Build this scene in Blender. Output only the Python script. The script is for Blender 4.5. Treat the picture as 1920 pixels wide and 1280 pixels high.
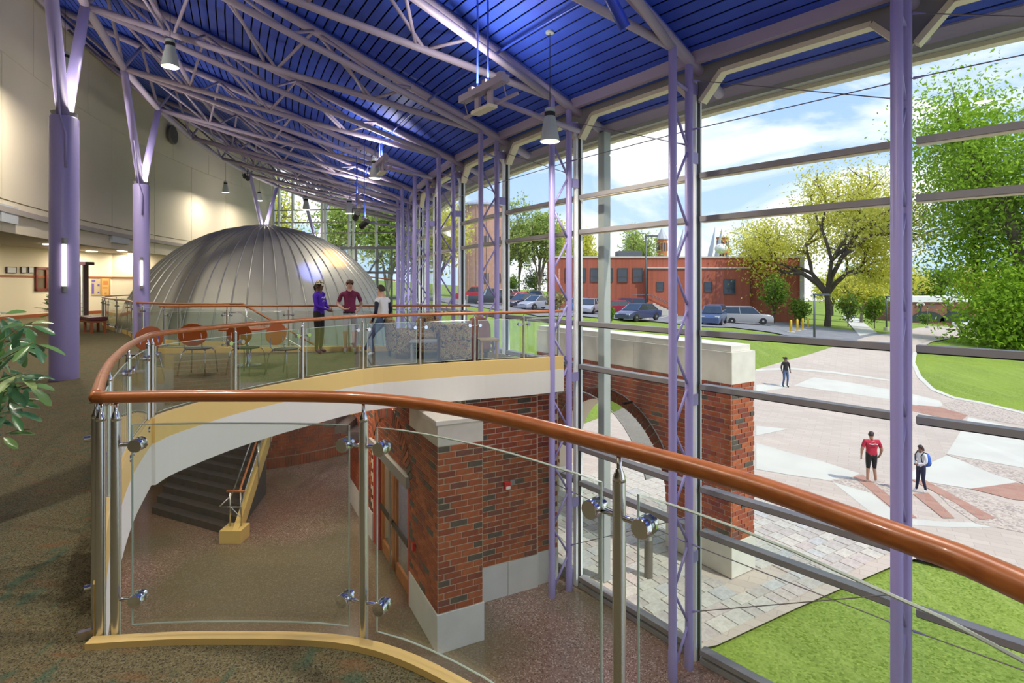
import bpy, bmesh, math, random
from mathutils import Vector, Matrix
random.seed(7)
for _o in list(bpy.data.objects): bpy.data.objects.remove(_o)
scene = bpy.context.scene
COL = scene.collection
# ------------------------------------------------------------------ camera, sky, sun, exposure
F, CX, HY, EYE = 1040.0, 960.0, 533.0, 1.6          # focal length and horizon in pixels of the 1920x1280 frame
cam_data = bpy.data.cameras.new('camera')
cam_data.sensor_width = 36.0
cam_data.lens = 36.0 * F / 1920.0
cam_data.shift_y = -(640.0 - HY) / 1920.0
cam_data.clip_start = 0.05; cam_data.clip_end = 2000
cam = bpy.data.objects.new('camera', cam_data); COL.objects.link(cam)
cam.location = (0, 0, EYE); cam.rotation_euler = (math.pi/2, 0, 0)
scene.camera = cam
vs = scene.view_settings
vs.view_transform = 'Standard'; vs.look = 'None'; vs.gamma = 1.0; vs.use_curve_mapping = False
vs.exposure = 0.60
try:
    scene.cycles.transparent_max_bounces = 32
    scene.cycles.max_bounces = 10
    scene.cycles.diffuse_bounces = 5
except Exception: pass
SUN_AZ = Vector((0.77, -0.64)).normalized(); SUN_EL = math.radians(54)
sd = bpy.data.lights.new('sun', 'SUN'); sd.energy = 2.35; sd.angle = 0.012; sd.color = (1.0, 0.95, 0.87)
so = bpy.data.objects.new('sun', sd); COL.objects.link(so)
_d = Vector((-SUN_AZ.x*math.cos(SUN_EL), -SUN_AZ.y*math.cos(SUN_EL), -math.sin(SUN_EL)))
so.rotation_euler = _d.to_track_quat('-Z', 'Y').to_euler(); so.location = (20, -20, 30)
world = bpy.data.worlds.new('sky'); scene.world = world; world.use_nodes = True
def build_sky():
    nt = world.node_tree; nt.nodes.clear(); N = nt.nodes.new; L = nt.links.new
    out = N('ShaderNodeOutputWorld'); bg = N('ShaderNodeBackground')
    tc = N('ShaderNodeTexCoord'); sep = N('ShaderNodeSeparateXYZ'); L(tc.outputs['Generated'], sep.inputs[0])
    ramp = N('ShaderNodeValToRGB'); ramp.color_ramp.elements[0].position = 0.0
    ramp.color_ramp.elements[0].color = (0.50, 0.66, 0.88, 1); ramp.color_ramp.elements[1].position = 0.6
    ramp.color_ramp.elements[1].color = (0.16, 0.33, 0.74, 1); L(sep.outputs[2], ramp.inputs[0])
    mp = N('ShaderNodeMapping'); mp.inputs['Scale'].default_value = (1.0, 1.0, 2.6); mp.inputs['Location'].default_value = (0.35, 0.2, 0.1)
    L(tc.outputs['Generated'], mp.inputs[0])
    nz = N('ShaderNodeTexNoise'); nz.inputs['Scale'].default_value = 2.6; nz.inputs['Detail'].default_value = 9
    nz.inputs['Roughness'].default_value = 0.55; nz.inputs['Distortion'].default_value = 0.35; L(mp.outputs[0], nz.inputs['Vector'])
    cr = N('ShaderNodeValToRGB'); cr.color_ramp.elements[0].position = 0.46; cr.color_ramp.elements[1].position = 0.58
    L(nz.outputs[0], cr.inputs[0])
    mx = N('ShaderNodeMixRGB'); mx.inputs[2].default_value = (0.92, 0.93, 0.95, 1); L(cr.outputs[0], mx.inputs[0]); L(ramp.outputs[0], mx.inputs[1])
    L(mx.outputs[0], bg.inputs[0]); bg.inputs[1].default_value = 0.97
    L(bg.outputs[0], out.inputs[0])
build_sky()
# ------------------------------------------------------------------ helpers
def at(px, py, Y): return Vector(((px-CX)/F*Y, Y, EYE+(HY-py)/F*Y))
def onz(px, py, z):
    Y = (EYE-z)*F/(py-HY); return Vector(((px-CX)/F*Y, Y, z))
CCX, CCY = 30.4, 30.8
def PO(r, phi, z=0.0):
    a = math.radians(phi); return Vector((CCX-r*math.cos(a), CCY-r*math.sin(a), z))
ORG = {}
class MB:
    def __init__(s): s.v = []; s.f = []; s.uv = None
    def add(s, vs, fs):
        n = len(s.v); s.v += [Vector(v) for v in vs]; s.f += [tuple(i+n for i in f) for f in fs]; return s
    def obox(s, c, a, b, d):
        c, a, b, d = Vector(c), Vector(a), Vector(b), Vector(d)
        vs = [c+sx*a+sy*b+sz*d for sz in (-1,1) for sy in (-1,1) for sx in (-1,1)]
        return s.add(vs, [(0,2,3,1),(4,5,7,6),(0,1,5,4),(2,6,7,3),(0,4,6,2),(1,3,7,5)])
    def box(s, c, size, rz=0.0):
        ca, sa = math.cos(rz), math.sin(rz); x, y, z = size
        return s.obox(c, (ca*x/2, sa*x/2, 0), (-sa*y/2, ca*y/2, 0), (0,0,z/2))
    def bbox(s, lo, hi):
        lo, hi = Vector(lo), Vector(hi); return s.box((lo+hi)/2, hi-lo)
    def beam(s, p0, p1, w, h, up=(0,0,1)):
        p0, p1 = Vector(p0), Vector(p1); d = p1-p0; u = Vector(up)
        side = d.cross(u)
        if side.length < 1e-6: side = Vector((1,0,0))
        side.normalize(); u = side.cross(d).normalized()
        return s.obox((p0+p1)/2, d/2, side*w/2, u*h/2)
    def path(s, pts, r, n=8, closed=False, caps=True):
        pts = [Vector(p) for p in pts]; m = len(pts); rs = r if isinstance(r, (list, tuple)) else [r]*m
        base = len(s.v); prev = None
        for i, p in enumerate(pts):
            if closed: d = pts[(i+1) % m]-pts[i-1]
            elif i == 0: d = pts[1]-p
            elif i == m-1: d = p-pts[i-1]
            else: d = (pts[i+1]-p).normalized()+(p-pts[i-1]).normalized()
            if d.length < 1e-9: d = Vector((0,0,1))
            d.normalize()
            if prev is None:
                a = Vector((0,0,1)) if abs(d.z) < 0.9 else Vector((1,0,0))
                u = d.cross(a).normalized()
            else:
                u = prev-d*prev.dot(d)
                if u.length < 1e-6: u = d.orthogonal()
                u.normalize()
            prev = u; w = d.cross(u)
            for k in range(n):
                t = 2*math.pi*k/n; s.v.append(p+(u*math.cos(t)+w*math.sin(t))*rs[i])
        lim = m if closed else m-1
        for i in range(lim):
            a = base+i*n; b = base+((i+1) % m)*n
            for k in range(n): s.f.append((a+k, a+(k+1) % n, b+(k+1) % n, b+k))
        if caps and not closed:
            s.f.append(tuple(base+k for k in reversed(range(n)))); s.f.append(tuple(base+(m-1)*n+k for k in range(n)))
        return s
    def tube(s, p0, p1, r, n=8, r2=None): return s.path([p0, p1], [r, r if r2 is None else r2], n)
    def lathe(s, prof, n=16, c=(0,0,0), ax=None, caps=True):
        c = Vector(c); q = Vector((0,0,1)).rotation_difference(Vector(ax)) if ax is not None else None
        base = len(s.v)
        for (r, z) in prof:
            for k in range(n):
                t = 2*math.pi*k/n; p = Vector((r*math.cos(t), r*math.sin(t), z))
                if q: p = q @ p
                s.v.append(c+p)
        for i in range(len(prof)-1):
            a = base+i*n; b = a+n
            for k in range(n): s.f.append((a+k, a+(k+1) % n, b+(k+1) % n, b+k))
        if caps and prof[0][0] > 1e-4: s.f.append(tuple(base+k for k in reversed(range(n))))
        if caps and prof[-1][0] > 1e-4: s.f.append(tuple(base+(len(prof)-1)*n+k for k in range(n)))
        return s
    def prism(s, poly, z0, z1):
        n = len(poly); area = sum(poly[i][0]*poly[(i+1) % n][1]-poly[(i+1) % n][0]*poly[i][1] for i in range(n))
        if area < 0: poly = list(reversed(poly))
        vs = [(p[0], p[1], z0) for p in poly]+[(p[0], p[1], z1) for p in poly]
        fs = [tuple(reversed(range(n))), tuple(range(n, 2*n))]+[(i, (i+1) % n, n+(i+1) % n, n+i) for i in range(n)]
        return s.add(vs, fs)
    def prism_uv(s, poly, o, u, w, nrm, d0, d1):          # polygon in the (u, w) plane extruded along nrm
        o, u, w, nrm = Vector(o), Vector(u), Vector(w), Vector(nrm); n = len(poly)
        vs = [o+u*a+w*b+nrm*d0 for a, b in poly]+[o+u*a+w*b+nrm*d1 for a, b in poly]
        fs = [tuple(reversed(range(n))), tuple(range(n, 2*n))]+[(i, (i+1) % n, n+(i+1) % n, n+i) for i in range(n)]
        return s.add(vs, fs)
    def sphere(s, c, rad, nu=12, nv=8):
        c = Vector(c); rad = Vector(rad) if hasattr(rad, '__len__') else Vector((rad,)*3); base = len(s.v)
        s.v.append(c+Vector((0,0,rad.z)))
        for j in range(1, nv):
            a = math.pi*j/nv
            for i in range(nu):
                t = 2*math.pi*i/nu; s.v.append(c+Vector((rad.x*math.sin(a)*math.cos(t), rad.y*math.sin(a)*math.sin(t), rad.z*math.cos(a))))
        s.v.append(c-Vector((0,0,rad.z))); last = len(s.v)-1
        for i in range(nu): s.f.append((base, base+1+i, base+1+(i+1) % nu))
        for j in range(nv-2):
            a = base+1+j*nu; b = a+nu
            for i in range(nu): s.f.append((a+i, b+i, b+(i+1) % nu, a+(i+1) % nu))
        a = base+1+(nv-2)*nu
        for i in range(nu): s.f.append((a+i, last, a+(i+1) % nu))
        return s
    def mesh(s, name, org=None, smooth=False):
        me = bpy.data.meshes.new(name); o = Vector(org) if org is not None else Vector((0,0,0))
        me.from_pydata([tuple(v-o) for v in s.v], [], s.f)
        if smooth: me.polygons.foreach_set('use_smooth', [True]*len(me.polygons))
        me.update(); return me
    def build(s, name, mat, parent=None, smooth=False, kind=None, fix=False, bevel=0, auto=0):
        org = ORG.get(parent.name) if parent is not None else None
        me = s.mesh(name, org, smooth); me.materials.append(mat)
        if fix or bevel or auto:
            bm = bmesh.new(); bm.from_mesh(me)
            bmesh.ops.recalc_face_normals(bm, faces=bm.faces)
            bm.to_mesh(me); bm.free()
        o = bpy.data.objects.new(name, me); COL.objects.link(o)
        if bevel:
            b = o.modifiers.new('bevel', 'BEVEL'); b.width = bevel; b.segments = 2; b.limit_method = 'ANGLE'
        if auto:
            try: me.set_sharp_from_angle(angle=math.radians(auto))
            except Exception: pass
        if parent is not None:
            o.parent = parent; ORG[o.name] = org if org is not None else Vector((0,0,0))
        else: ORG[o.name] = Vector((0,0,0))
        if kind: o['kind'] = kind
        return o
def thing(name, label, cat, loc=(0,0,0), group=None, rz=0.0, local=False):
    o = bpy.data.objects.new(name, None); COL.objects.link(o); o.location = loc; o.rotation_euler = (0,0,rz)
    o.empty_display_size = 0.2
    o['label'] = label; o['category'] = cat
    if group: o['group'] = group
    ORG[o.name] = Vector((0,0,0)) if local else Vector(loc)
    return o
def struct(name, loc=(0,0,0)):
    o = bpy.data.objects.new(name, None); COL.objects.link(o); o.location = loc; o['kind'] = 'structure'; ORG[o.name] = Vector(loc); return o
def tag(o, label, cat, group=None):
    o['label'] = label; o['category'] = cat
    if group: o['group'] = group
    return o
def st(o, label=None):
    o['kind'] = 'structure'
    if label: o['label'] = label
    return o
def copy_tree(o, parent=None):
    c = o.copy(); COL.objects.link(c); c.parent = parent
    for ch in o.children:
        copy_tree(ch, c)
    return c
def inst(mesh, name, parent, M):
    o = bpy.data.objects.new(name, mesh); COL.objects.link(o); o.parent = parent; o.matrix_local = M; return o
# ------------------------------------------------------------------ materials
MATS = {}
def mat(name, col, rough=0.5, metal=0.0, var=None, scale=8.0, detail=4.0, bump=0.0, bscale=None, emit=0.0, spec=None, rnd=None, coat=0.0, stretch=None, bands=None):
    """principled material; var = second colour mixed by noise; rnd = list of colours picked per object"""
    if name in MATS: return MATS[name]
    m = bpy.data.materials.new(name); m.use_nodes = True; nt = m.node_tree; b = nt.nodes['Principled BSDF']; N = nt.nodes.new; L = nt.links.new
    b.inputs['Base Color'].default_value = (*col, 1); b.inputs['Roughness'].default_value = rough; b.inputs['Metallic'].default_value = metal
    if spec is not None: b.inputs['Specular IOR Level'].default_value = spec
    if coat: b.inputs['Coat Weight'].default_value = coat; b.inputs['Coat Roughness'].default_value = 0.08
    src = None
    if rnd:
        oi = N('ShaderNodeObjectInfo'); cr = N('ShaderNodeValToRGB'); cr.color_ramp.interpolation = 'CONSTANT'
        while len(cr.color_ramp.elements) < len(rnd): cr.color_ramp.elements.new(0.5)
        tot = sum(w for _, w in rnd); acc = 0
        for e, (c, w) in zip(cr.color_ramp.elements, rnd): e.position = acc/tot; e.color = (*c, 1); acc += w
        L(oi.outputs['Random'], cr.inputs[0]); src = cr.outputs[0]
    if var or bump:
        tc = N('ShaderNodeTexCoord'); vec = tc.outputs['Object']
        if stretch:
            mp = N('ShaderNodeMapping'); mp.inputs['Scale'].default_value = stretch; L(vec, mp.inputs[0]); vec = mp.outputs[0]
        nz = N('ShaderNodeTexNoise'); nz.inputs['Scale'].default_value = scale; nz.inputs['Detail'].default_value = detail; L(vec, nz.inputs['Vector'])
        if var:
            cr2 = N('ShaderNodeValToRGB'); lo, hi = bands or (0.35, 0.65); cr2.color_ramp.elements[0].position = lo; cr2.color_ramp.elements[1].position = hi
            L(nz.outputs[0], cr2.inputs[0]); mx = N('ShaderNodeMixRGB'); L(cr2.outputs[0], mx.inputs[0])
            if src is not None: L(src, mx.inputs[1]); mx.blend_type = 'MULTIPLY'
            else: mx.inputs[1].default_value = (*col, 1)
            mx.inputs[2].default_value = (*var, 1); src = mx.outputs[0]
        if bump:
            bp = N('ShaderNodeBump'); bp.inputs['Strength'].default_value = bump; bp.inputs['Distance'].default_value = 0.02
            if bscale:
                nz2 = N('ShaderNodeTexNoise'); nz2.inputs['Scale'].default_value = bscale; nz2.inputs['Detail'].default_value = 3; L(vec, nz2.inputs['Vector']); L(nz2.outputs[0], bp.inputs['Height'])
            else: L(nz.outputs[0], bp.inputs['Height'])
            L(bp.outputs[0], b.inputs['Normal'])
    if src is not None: L(src, b.inputs['Base Color'])
    if emit:
        b.inputs['Emission Color'].default_value = (*col, 1); b.inputs['Emission Strength'].default_value = emit
    MATS[name] = m; return m
def glass(name, tint=(1,1,1), base=0.04, gain=0.9, rough=0.0):
    if name in MATS: return MATS[name]
    m = bpy.data.materials.new(name); m.use_nodes = True; nt = m.node_tree; nt.nodes.clear(); N = nt.nodes.new; L = nt.links.new
    out = N('ShaderNodeOutputMaterial'); tr = N('ShaderNodeBsdfTransparent'); tr.inputs[0].default_value = (*tint, 1)
    gl = N('ShaderNodeBsdfGlossy'); gl.inputs['Roughness'].default_value = rough; gl.inputs[0].default_value = (1,1,1,1)
    lw = N('ShaderNodeLayerWeight'); lw.inputs[0].default_value = 0.5
    p = N('ShaderNodeMath'); p.operation = 'POWER'; p.inputs[1].default_value = 5.0; L(lw.outputs['Facing'], p.inputs[0])
    q = N('ShaderNodeMath'); q.operation = 'MULTIPLY_ADD'; q.inputs[1].default_value = gain; q.inputs[2].default_value = base; L(p.outputs[0], q.inputs[0])
    mx = N('ShaderNodeMixShader'); L(q.outputs[0], mx.inputs[0]); L(tr.outputs[0], mx.inputs[1]); L(gl.outputs[0], mx.inputs[2]); L(mx.outputs[0], out.inputs[0])
    MATS[name] = m; return m
def leafmat(name, c1, c2, trans=0.35):
    if name in MATS: return MATS[name]
    m = bpy.data.materials.new(name); m.use_nodes = True; nt = m.node_tree; nt.nodes.clear(); N = nt.nodes.new; L = nt.links.new
    out = N('ShaderNodeOutputMaterial'); d = N('ShaderNodeBsdfDiffuse'); t = N('ShaderNodeBsdfTranslucent'); mx = N('ShaderNodeMixShader'); mx.inputs[0].default_value = trans
    g = N('ShaderNodeNewGeometry'); cr = N('ShaderNodeMixRGB'); cr.inputs[1].default_value = (*c1, 1); cr.inputs[2].default_value = (*c2, 1)
    L(g.outputs['Random Per Island'], cr.inputs[0]); L(cr.outputs[0], d.inputs[0]); L(cr.outputs[0], t.inputs[0])
    L(d.outputs[0], mx.inputs[1]); L(t.outputs[0], mx.inputs[2]); L(mx.outputs[0], out.inputs[0]); MATS[name] = m; return m
def speckle(name, base, specks, scale=60.0, rough=0.25, patch=None, pscale=0.6, bump=0.0, spec=0.5):
    """fine voronoi chips (terrazzo, carpet loops, aggregate) over a base, with optional large patches of other colours"""
    if name in MATS: return MATS[name]
    m = bpy.data.materials.new(name); m.use_nodes = True; nt = m.node_tree; b = nt.nodes['Principled BSDF']; N = nt.nodes.new; L = nt.links.new
    b.inputs['Roughness'].default_value = rough; b.inputs['Specular IOR Level'].default_value = spec
    tc = N('ShaderNodeTexCoord'); vo = N('ShaderNodeTexVoronoi'); vo.inputs['Scale'].default_value = scale; L(tc.outputs['Object'], vo.inputs['Vector'])
    sp = N('ShaderNodeSeparateColor'); L(vo.outputs['Color'], sp.inputs[0])
    cr = N('ShaderNodeValToRGB'); cr.color_ramp.interpolation = 'CONSTANT'
    cols = [(base, 0.0)]+specks
    while len(cr.color_ramp.elements) < len(cols): cr.color_ramp.elements.new(0.9)
    for e, (c, p) in zip(cr.color_ramp.elements, cols): e.position = p; e.color = (*c, 1)
    L(sp.outputs[0], cr.inputs[0]); src = cr.outputs[0]
    for i, (c, lo, hi, sc, strch, amt) in enumerate(patch or []):
        mp = N('ShaderNodeMapping'); mp.inputs['Scale'].default_value = strch; mp.inputs['Location'].default_value = (3.7*i+1, 1.9*i, 0); mp.inputs['Rotation'].default_value = (0, 0, 0.5+0.5*i)
        L(tc.outputs['Object'], mp.inputs[0])
        nz = N('ShaderNodeTexNoise'); nz.inputs['Scale'].default_value = sc; nz.inputs['Detail'].default_value = 5; L(mp.outputs[0], nz.inputs['Vector'])
        r2 = N('ShaderNodeValToRGB'); r2.color_ramp.elements[0].position = lo; r2.color_ramp.elements[1].position = hi; r2.color_ramp.elements[1].color = (amt, amt, amt, 1); L(nz.outputs[0], r2.inputs[0])
        mx = N('ShaderNodeMixRGB'); mx.inputs[2].default_value = (*c, 1); L(r2.outputs[0], mx.inputs[0]); L(src, mx.inputs[1]); src = mx.outputs[0]
    L(src, b.inputs['Base Color'])
    if bump:
        bp = N('ShaderNodeBump'); bp.inputs['Strength'].default_value = bump; bp.inputs['Distance'].default_value = 0.01; L(vo.outputs['Distance'], bp.inputs['Height']); L(bp.outputs[0], b.inputs['Normal'])
    MATS[name] = m; return m
lav = mat('lavender paint', (0.315, 0.275, 0.56), 0.38)
mauve = mat('mauve steel paint', (0.40, 0.345, 0.46), 0.5)
bluedeck = mat('blue roof deck', (0.026, 0.065, 0.47), 0.60, var=(0.036, 0.095, 0.58), scale=1.5)
bluepipe = mat('blue pipe paint', (0.03, 0.07, 0.50), 0.35)
blackgap = mat('black gap', (0.006, 0.006, 0.012), 0.9)
cream = mat('cream wall paint', (0.72, 0.65, 0.50), 0.75, var=(0.70, 0.63, 0.48), scale=0.6)
white = mat('white drywall', (0.80, 0.78, 0.73), 0.7)
yellow = mat('yellow trim paint', (0.80, 0.575, 0.21), 0.45)
alu = mat('anodised aluminium', (0.27, 0.262, 0.265), 0.5, 0.15)
alulight = mat('pale aluminium', (0.84, 0.88, 0.90), 0.5, 0.0)
beige = mat('beige frame paint', (0.74, 0.68, 0.50), 0.5)
gasket = mat('black gasket', (0.012, 0.012, 0.014), 0.6)
steel = mat('brushed stainless steel', (0.66, 0.66, 0.66), 0.26, 1.0)
chrome = mat('polished steel', (0.78, 0.78, 0.80), 0.09, 1.0)
wood = mat('red oak handrail', (0.50, 0.165, 0.042), 0.34, var=(0.36, 0.105, 0.024), scale=2.0, detail=8, stretch=(1.2, 9, 30), coat=0.2)
woodtrim = mat('cherry wood trim', (0.30, 0.08, 0.03), 0.4)
carpet = speckle('patterned carpet', (0.150, 0.130, 0.072), [((0.205, 0.178, 0.10), 0.38), ((0.070, 0.062, 0.040), 0.74), ((0.25, 0.235, 0.16), 0.90)], 170, 0.95,
    patch=[((0.27, 0.12, 0.055), 0.58, 0.68, 3.2, (1, 2.8, 1), 0.45), ((0.045, 0.14, 0.095), 0.56, 0.66, 3.6, (2.4, 1, 1), 0.5), ((0.13, 0.10, 0.05), 0.5, 0.7, 0.35, (1, 1, 1), 0.35)], bump=0.5, spec=0.1)
terrazzo = speckle('terrazzo', (0.235, 0.14, 0.115), [((0.29, 0.19, 0.16), 0.42), ((0.44, 0.35, 0.30), 0.76), ((0.12, 0.07, 0.06), 0.90)], 52, 0.16,
    patch=[((0.15, 0.135, 0.08), 0.40, 0.47, 0.16, (1, 1, 1), 0.75), ((0.24, 0.10, 0.08), 0.55, 0.6, 0.22, (1, 1, 1), 0.35)])
brickm = mat('red brick', (0.4, 0.1, 0.05), 0.8, rnd=[((0.40, 0.095, 0.035), 5), ((0.47, 0.125, 0.045), 4), ((0.33, 0.075, 0.035), 4), ((0.22, 0.075, 0.055), 2), ((0.26, 0.06, 0.035), 2), ((0.115, 0.095, 0.075), 1.3)],
    var=(0.72, 0.72, 0.72), scale=18, bump=0.25)
mortar = mat('pale mortar', (0.66, 0.56, 0.43), 0.9)
lime = mat('cast limestone', (0.75, 0.72, 0.63), 0.7, var=(0.66, 0.63, 0.55), scale=3.0)
baseW = mat('white precast base', (0.70, 0.72, 0.70), 0.55, var=(0.62, 0.64, 0.62), scale=2.0)
pane_m = glass('window glass', (0.97, 0.99, 0.985), 0.035, 0.75)
rail_m = glass('railing glass', (0.93, 0.965, 0.95), 0.055, 0.8)
glass_edge_m = mat('glass edge', (0.55, 0.68, 0.64), 0.2, spec=0.8)
# ================================================================== the building shell
LOW = -4.25
def catmull(pts, n=6):
    pts = [Vector((p[0], p[1], 0)) for p in pts]; out = []
    for i in range(len(pts)-1):
        p0 = pts[max(i-1, 0)]; p1 = pts[i]; p2 = pts[i+1]; p3 = pts[min(i+2, len(pts)-1)]
        for k in range(n):
            t = k/n
            out.append(0.5*((2*p1)+(p2-p0)*t+(2*p0-5*p1+4*p2-p3)*t*t+(3*p1-p0-3*p2+p3)*t**3))
    out.append(pts[-1]); return out
def offset(pts, d):
    out = []
    for i, p in enumerate(pts):
        a = pts[max(i-1, 0)]; b = pts[min(i+1, len(pts)-1)]; t = (b-a); t.z = 0; t.normalize()
        out.append(p+Vector((-t.y, t.x, 0))*d)
    return out
def cumlen(pts):
    c = [0.0]
    for a, b in zip(pts, pts[1:]): c.append(c[-1]+(b-a).length)
    return c
def along(pts, s):
    c = cumlen(pts); s = max(0, min(c[-1], s))
    for i in range(len(pts)-1):
        if s <= c[i+1]+1e-9:
            t = (s-c[i])/max(c[i+1]-c[i], 1e-9); return pts[i].lerp(pts[i+1], t), (pts[i+1]-pts[i]).normalized()
    return pts[-1].copy(), (pts[-1]-pts[-2]).normalized()
NEAR = catmull([(-1.876, 2.50), (-1.367, 2.538), (-0.67, 2.49), (-0.126, 2.19), (0.331, 1.739), (0.603, 1.426), (0.773, 1.136), (0.86, 0.952), (0.97, 0.45), (1.0, -0.2), (0.95, -1.0)], 6)
LEFT = catmull([(-1.876, 2.50), (-2.34, 3.18), (-2.77, 3.87), (-3.25, 4.73), (-3.65, 5.58)], 6)
BRIDGE = catmull([(-3.65, 5.58), (-3.66, 6.0), (-3.44, 6.93), (-3.0, 7.88), (-2.4, 8.85), (-1.52, 9.38), (-0.66, 9.8), (0.24, 10.15), (0.95, 10.55)], 6)
BACKR = [Vector((-1.0, 13.35, 0)), Vector((-4.0, 13.3, 0)), Vector((-8.2, 12.9, 0))]
DOMER = catmull([(-7.2, 14.1), (-10.1, 15.2), (-12.2, 17.6), (-14.6, 20.0), (-17.2, 23.4), (-18.2, 26.5)], 6)
# floor plate: one outline around the two open wells
outl = [p for p in reversed(NEAR)]+LEFT[1:]+BRIDGE[1:]
outl += [PO(35.55, a) for a in (33.6, 32, 30.2, 29.2)]+BACKR[:2]+[Vector((-7.2, 13.0, 0))]+DOMER
outl += [Vector(p) for p in ((-18.6, 33.5, 0), (-27, 33.5, 0), (-27, -6, 0), (0.95, -6, 0))]
plan = [(p.x, p.y) for p in outl]
fl = MB().prism(plan, -0.02, 0.0).build('floor', carpet); st(fl, 'olive brown patterned carpet of the upper floor')
MB().prism(plan, -0.42, -0.02).build('slab_edge', white, fl)
low_poly = [(p.x, p.y) for p in [PO(35.15, a) for a in range(66, -12, -2)]]+[(-28, 42), (-30, -10)]
lf = MB().prism(low_poly, LOW-0.2, LOW).build('floor_lower', terrazzo); st(lf, 'polished reddish terrazzo floor of the lower level')
# yellow curbs along the wells
def strip(name, pts, din, dout, z0, z1, m, parent=None):
    a = offset(pts, din); b = offset(pts, dout); mb = MB(); n = len(pts)
    vs = [(p.x, p.y, z) for z in (z0, z1) for pp in (a, b) for p in pp]
    fs = []
    for i in range(n-1):
        A0, A1, B0, B1 = i, i+1, n+i, n+i+1; C = 2*n
        fs += [(A0, A1, A1+C, A0+C), (B1, B0, B0+C, B1+C), (A0+C, A1+C, B1+C, B0+C), (A1, A0, B0, B1)]
    fs += [(0, 2*n, 3*n, n), (n-1, 2*n-1, 4*n-1, 3*n-1)]
    return mb.add(vs, fs).build(name, m, parent, fix=True)
st(strip('trim_1', NEAR, -0.075, -0.02, -0.30, 0.028, yellow), 'low yellow curb along the near edge of the well')
st(strip('trim_2', LEFT, -0.022, 0.010, -0.01, 0.25, yellow), 'yellow curb along the side of the well')
st(strip('trim_3', BRIDGE, -0.055, 0.012, -0.0, 0.25, yellow), 'yellow band along the edge of the bridge')
st(strip('trim_4', BACKR, 0.0, 0.07, -0.1, 0.12, yellow), 'yellow curb along the back edge of the bridge')
st(strip('trim_5', DOMER, -0.07, 0.0, -0.1, 0.12, yellow), 'yellow curb around the dome well')
strip('fascia', BRIDGE, -0.06, 0.0, -0.42, 0.0, white, fl); strip('fascia', LEFT, -0.02, 0.0, -0.42, -0.012, white, fl)
# ------------------------------------------------------------------ cone roof: planks follow rings about the centre of the curved front
RE, SL = 35.58, 0.415
def deck(r): return 5.15+SL*(r-RE)
PH0, PH1 = 62.0, -7.6
phs = [PH0-(PH0-PH1)*i/36 for i in range(37)]
def ring(mb, r0, r1, z0, z1, th, ph=phs):
    vs = []
    for a in ph:
        vs += [PO(r0, a, z0), PO(r1, a, z1), PO(r1, a, z1+th), PO(r0, a, z0+th)]
    fs = []
    for i in range(len(ph)-1):
        o = 4*i
        for k in range(4): fs.append((o+k, o+(k+1) % 4, o+4+(k+1) % 4, o+4+k))
    fs += [(3, 2, 1, 0), tuple(4*(len(ph)-1)+k for k in range(4))]
    return mb.add(vs, fs)
ceil = ring(MB(), 34.42, 46.6, deck(34.42)+0.05, deck(46.6)+0.05, 0.12).build('ceiling', blackgap); st(ceil, 'sloping roof of blue planks on exposed trusses')
r = 34.45; W = 0.172
while r < 46.3:
    ring(MB(), r+0.014, r+W-0.014, deck(r), deck(r+W-0.028), 0.012).build('plank', bluedeck, ceil); r += W
soffit_m = mat('grey soffit', (0.42, 0.42, 0.38), 0.7)
ring(MB(), 34.30, 34.45, deck(34.4)-0.16, deck(34.4)-0.16, 0.42).build('fascia', beige, ceil)
ring(MB(), 34.45, 34.60, deck(34.4)-0.10, deck(34.4)-0.10, 0.12).build('gutter', soffit_m, ceil)
ring(MB(), 34.60, 34.72, deck(34.4)-0.02, deck(34.4)+0.10, 0.10).build('edge_tube', mauve, ceil)
# ------------------------------------------------------------------ curved side wall in panels, corridor behind it
wl = ring(MB(), 46.26, 46.4, 2.9, 2.9, 7.4, [62-1.9*i for i in range(37)]+[-6.5]).build('wall_left', mat('wall reveal', (0.40, 0.35, 0.26), 0.8)); st(wl, 'tall curved cream wall')
def wpanel(a0, a1, z0, z1):
    n = 3; ph = [a0+(a1-a0)*i/n for i in range(n+1)]
    ring(MB(), 46.20, 46.265, z0, z0, z1-z0, ph).build('panel', cream, wl)
for tier, (z0, z1, offs) in enumerate(((2.9, 3.68, 0.0), (3.71, 7.29, 0.0), (7.30, 10.3, 2.2))):
    a = 61.0+offs
    while a > -6.4:
        b = max(a-4.34, -6.5); wpanel(min(a-0.012, 62), b+0.012, z0, z1); a -= 4.34
back = [Vector(p) for p in ((-27, 8, 0), (-26.4, 16, 0), (-24.4, 21.2, 0), (-22.6, 24.0, 0), (-23.4, 28.2, 0), (-22.5, 31.2, 0), (-20, 33.3, 0), (-15.4, 36.2, 0))]
def vwall(name, pts, z0, z1, th, m, parent=None):
    mb = MB()
    for a, b in zip(pts, pts[1:]):
        d = (b-a).normalized(); n = Vector((-d.y, d.x, 0))
        mb.prism([(a.x, a.y), (b.x, b.y), (b.x+n.x*th, b.y+n.y*th), (a.x+n.x*th, a.y+n.y*th)], z0, z1)
    return mb.build(name, m, parent)
bk = st(vwall('wall_back', back, 0, 3.36, 0.2, cream), 'cream corridor wall behind the balcony')
st(vwall('baseboard_back', offset(back, -0.02), 0, 0.16, 0.02, woodtrim), 'cherry wood baseboard of the corridor')
st(vwall('trim_6', offset(back, -0.03), 1.93, 2.03, 0.03, woodtrim), 'cherry wood band along the corridor wall')
cpoly = [(p.x, p.y) for p in [PO(46.1, a) for a in range(62, -7, -3)]]+[(p.x, p.y) for p in reversed(back)]+[(-27, -6)]
st(MB().prism(cpoly, 3.36, 3.5).build('ceiling_corridor', mat('grey ceiling', (0.40, 0.36, 0.33), 0.8)), 'grey corridor ceiling')
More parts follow.
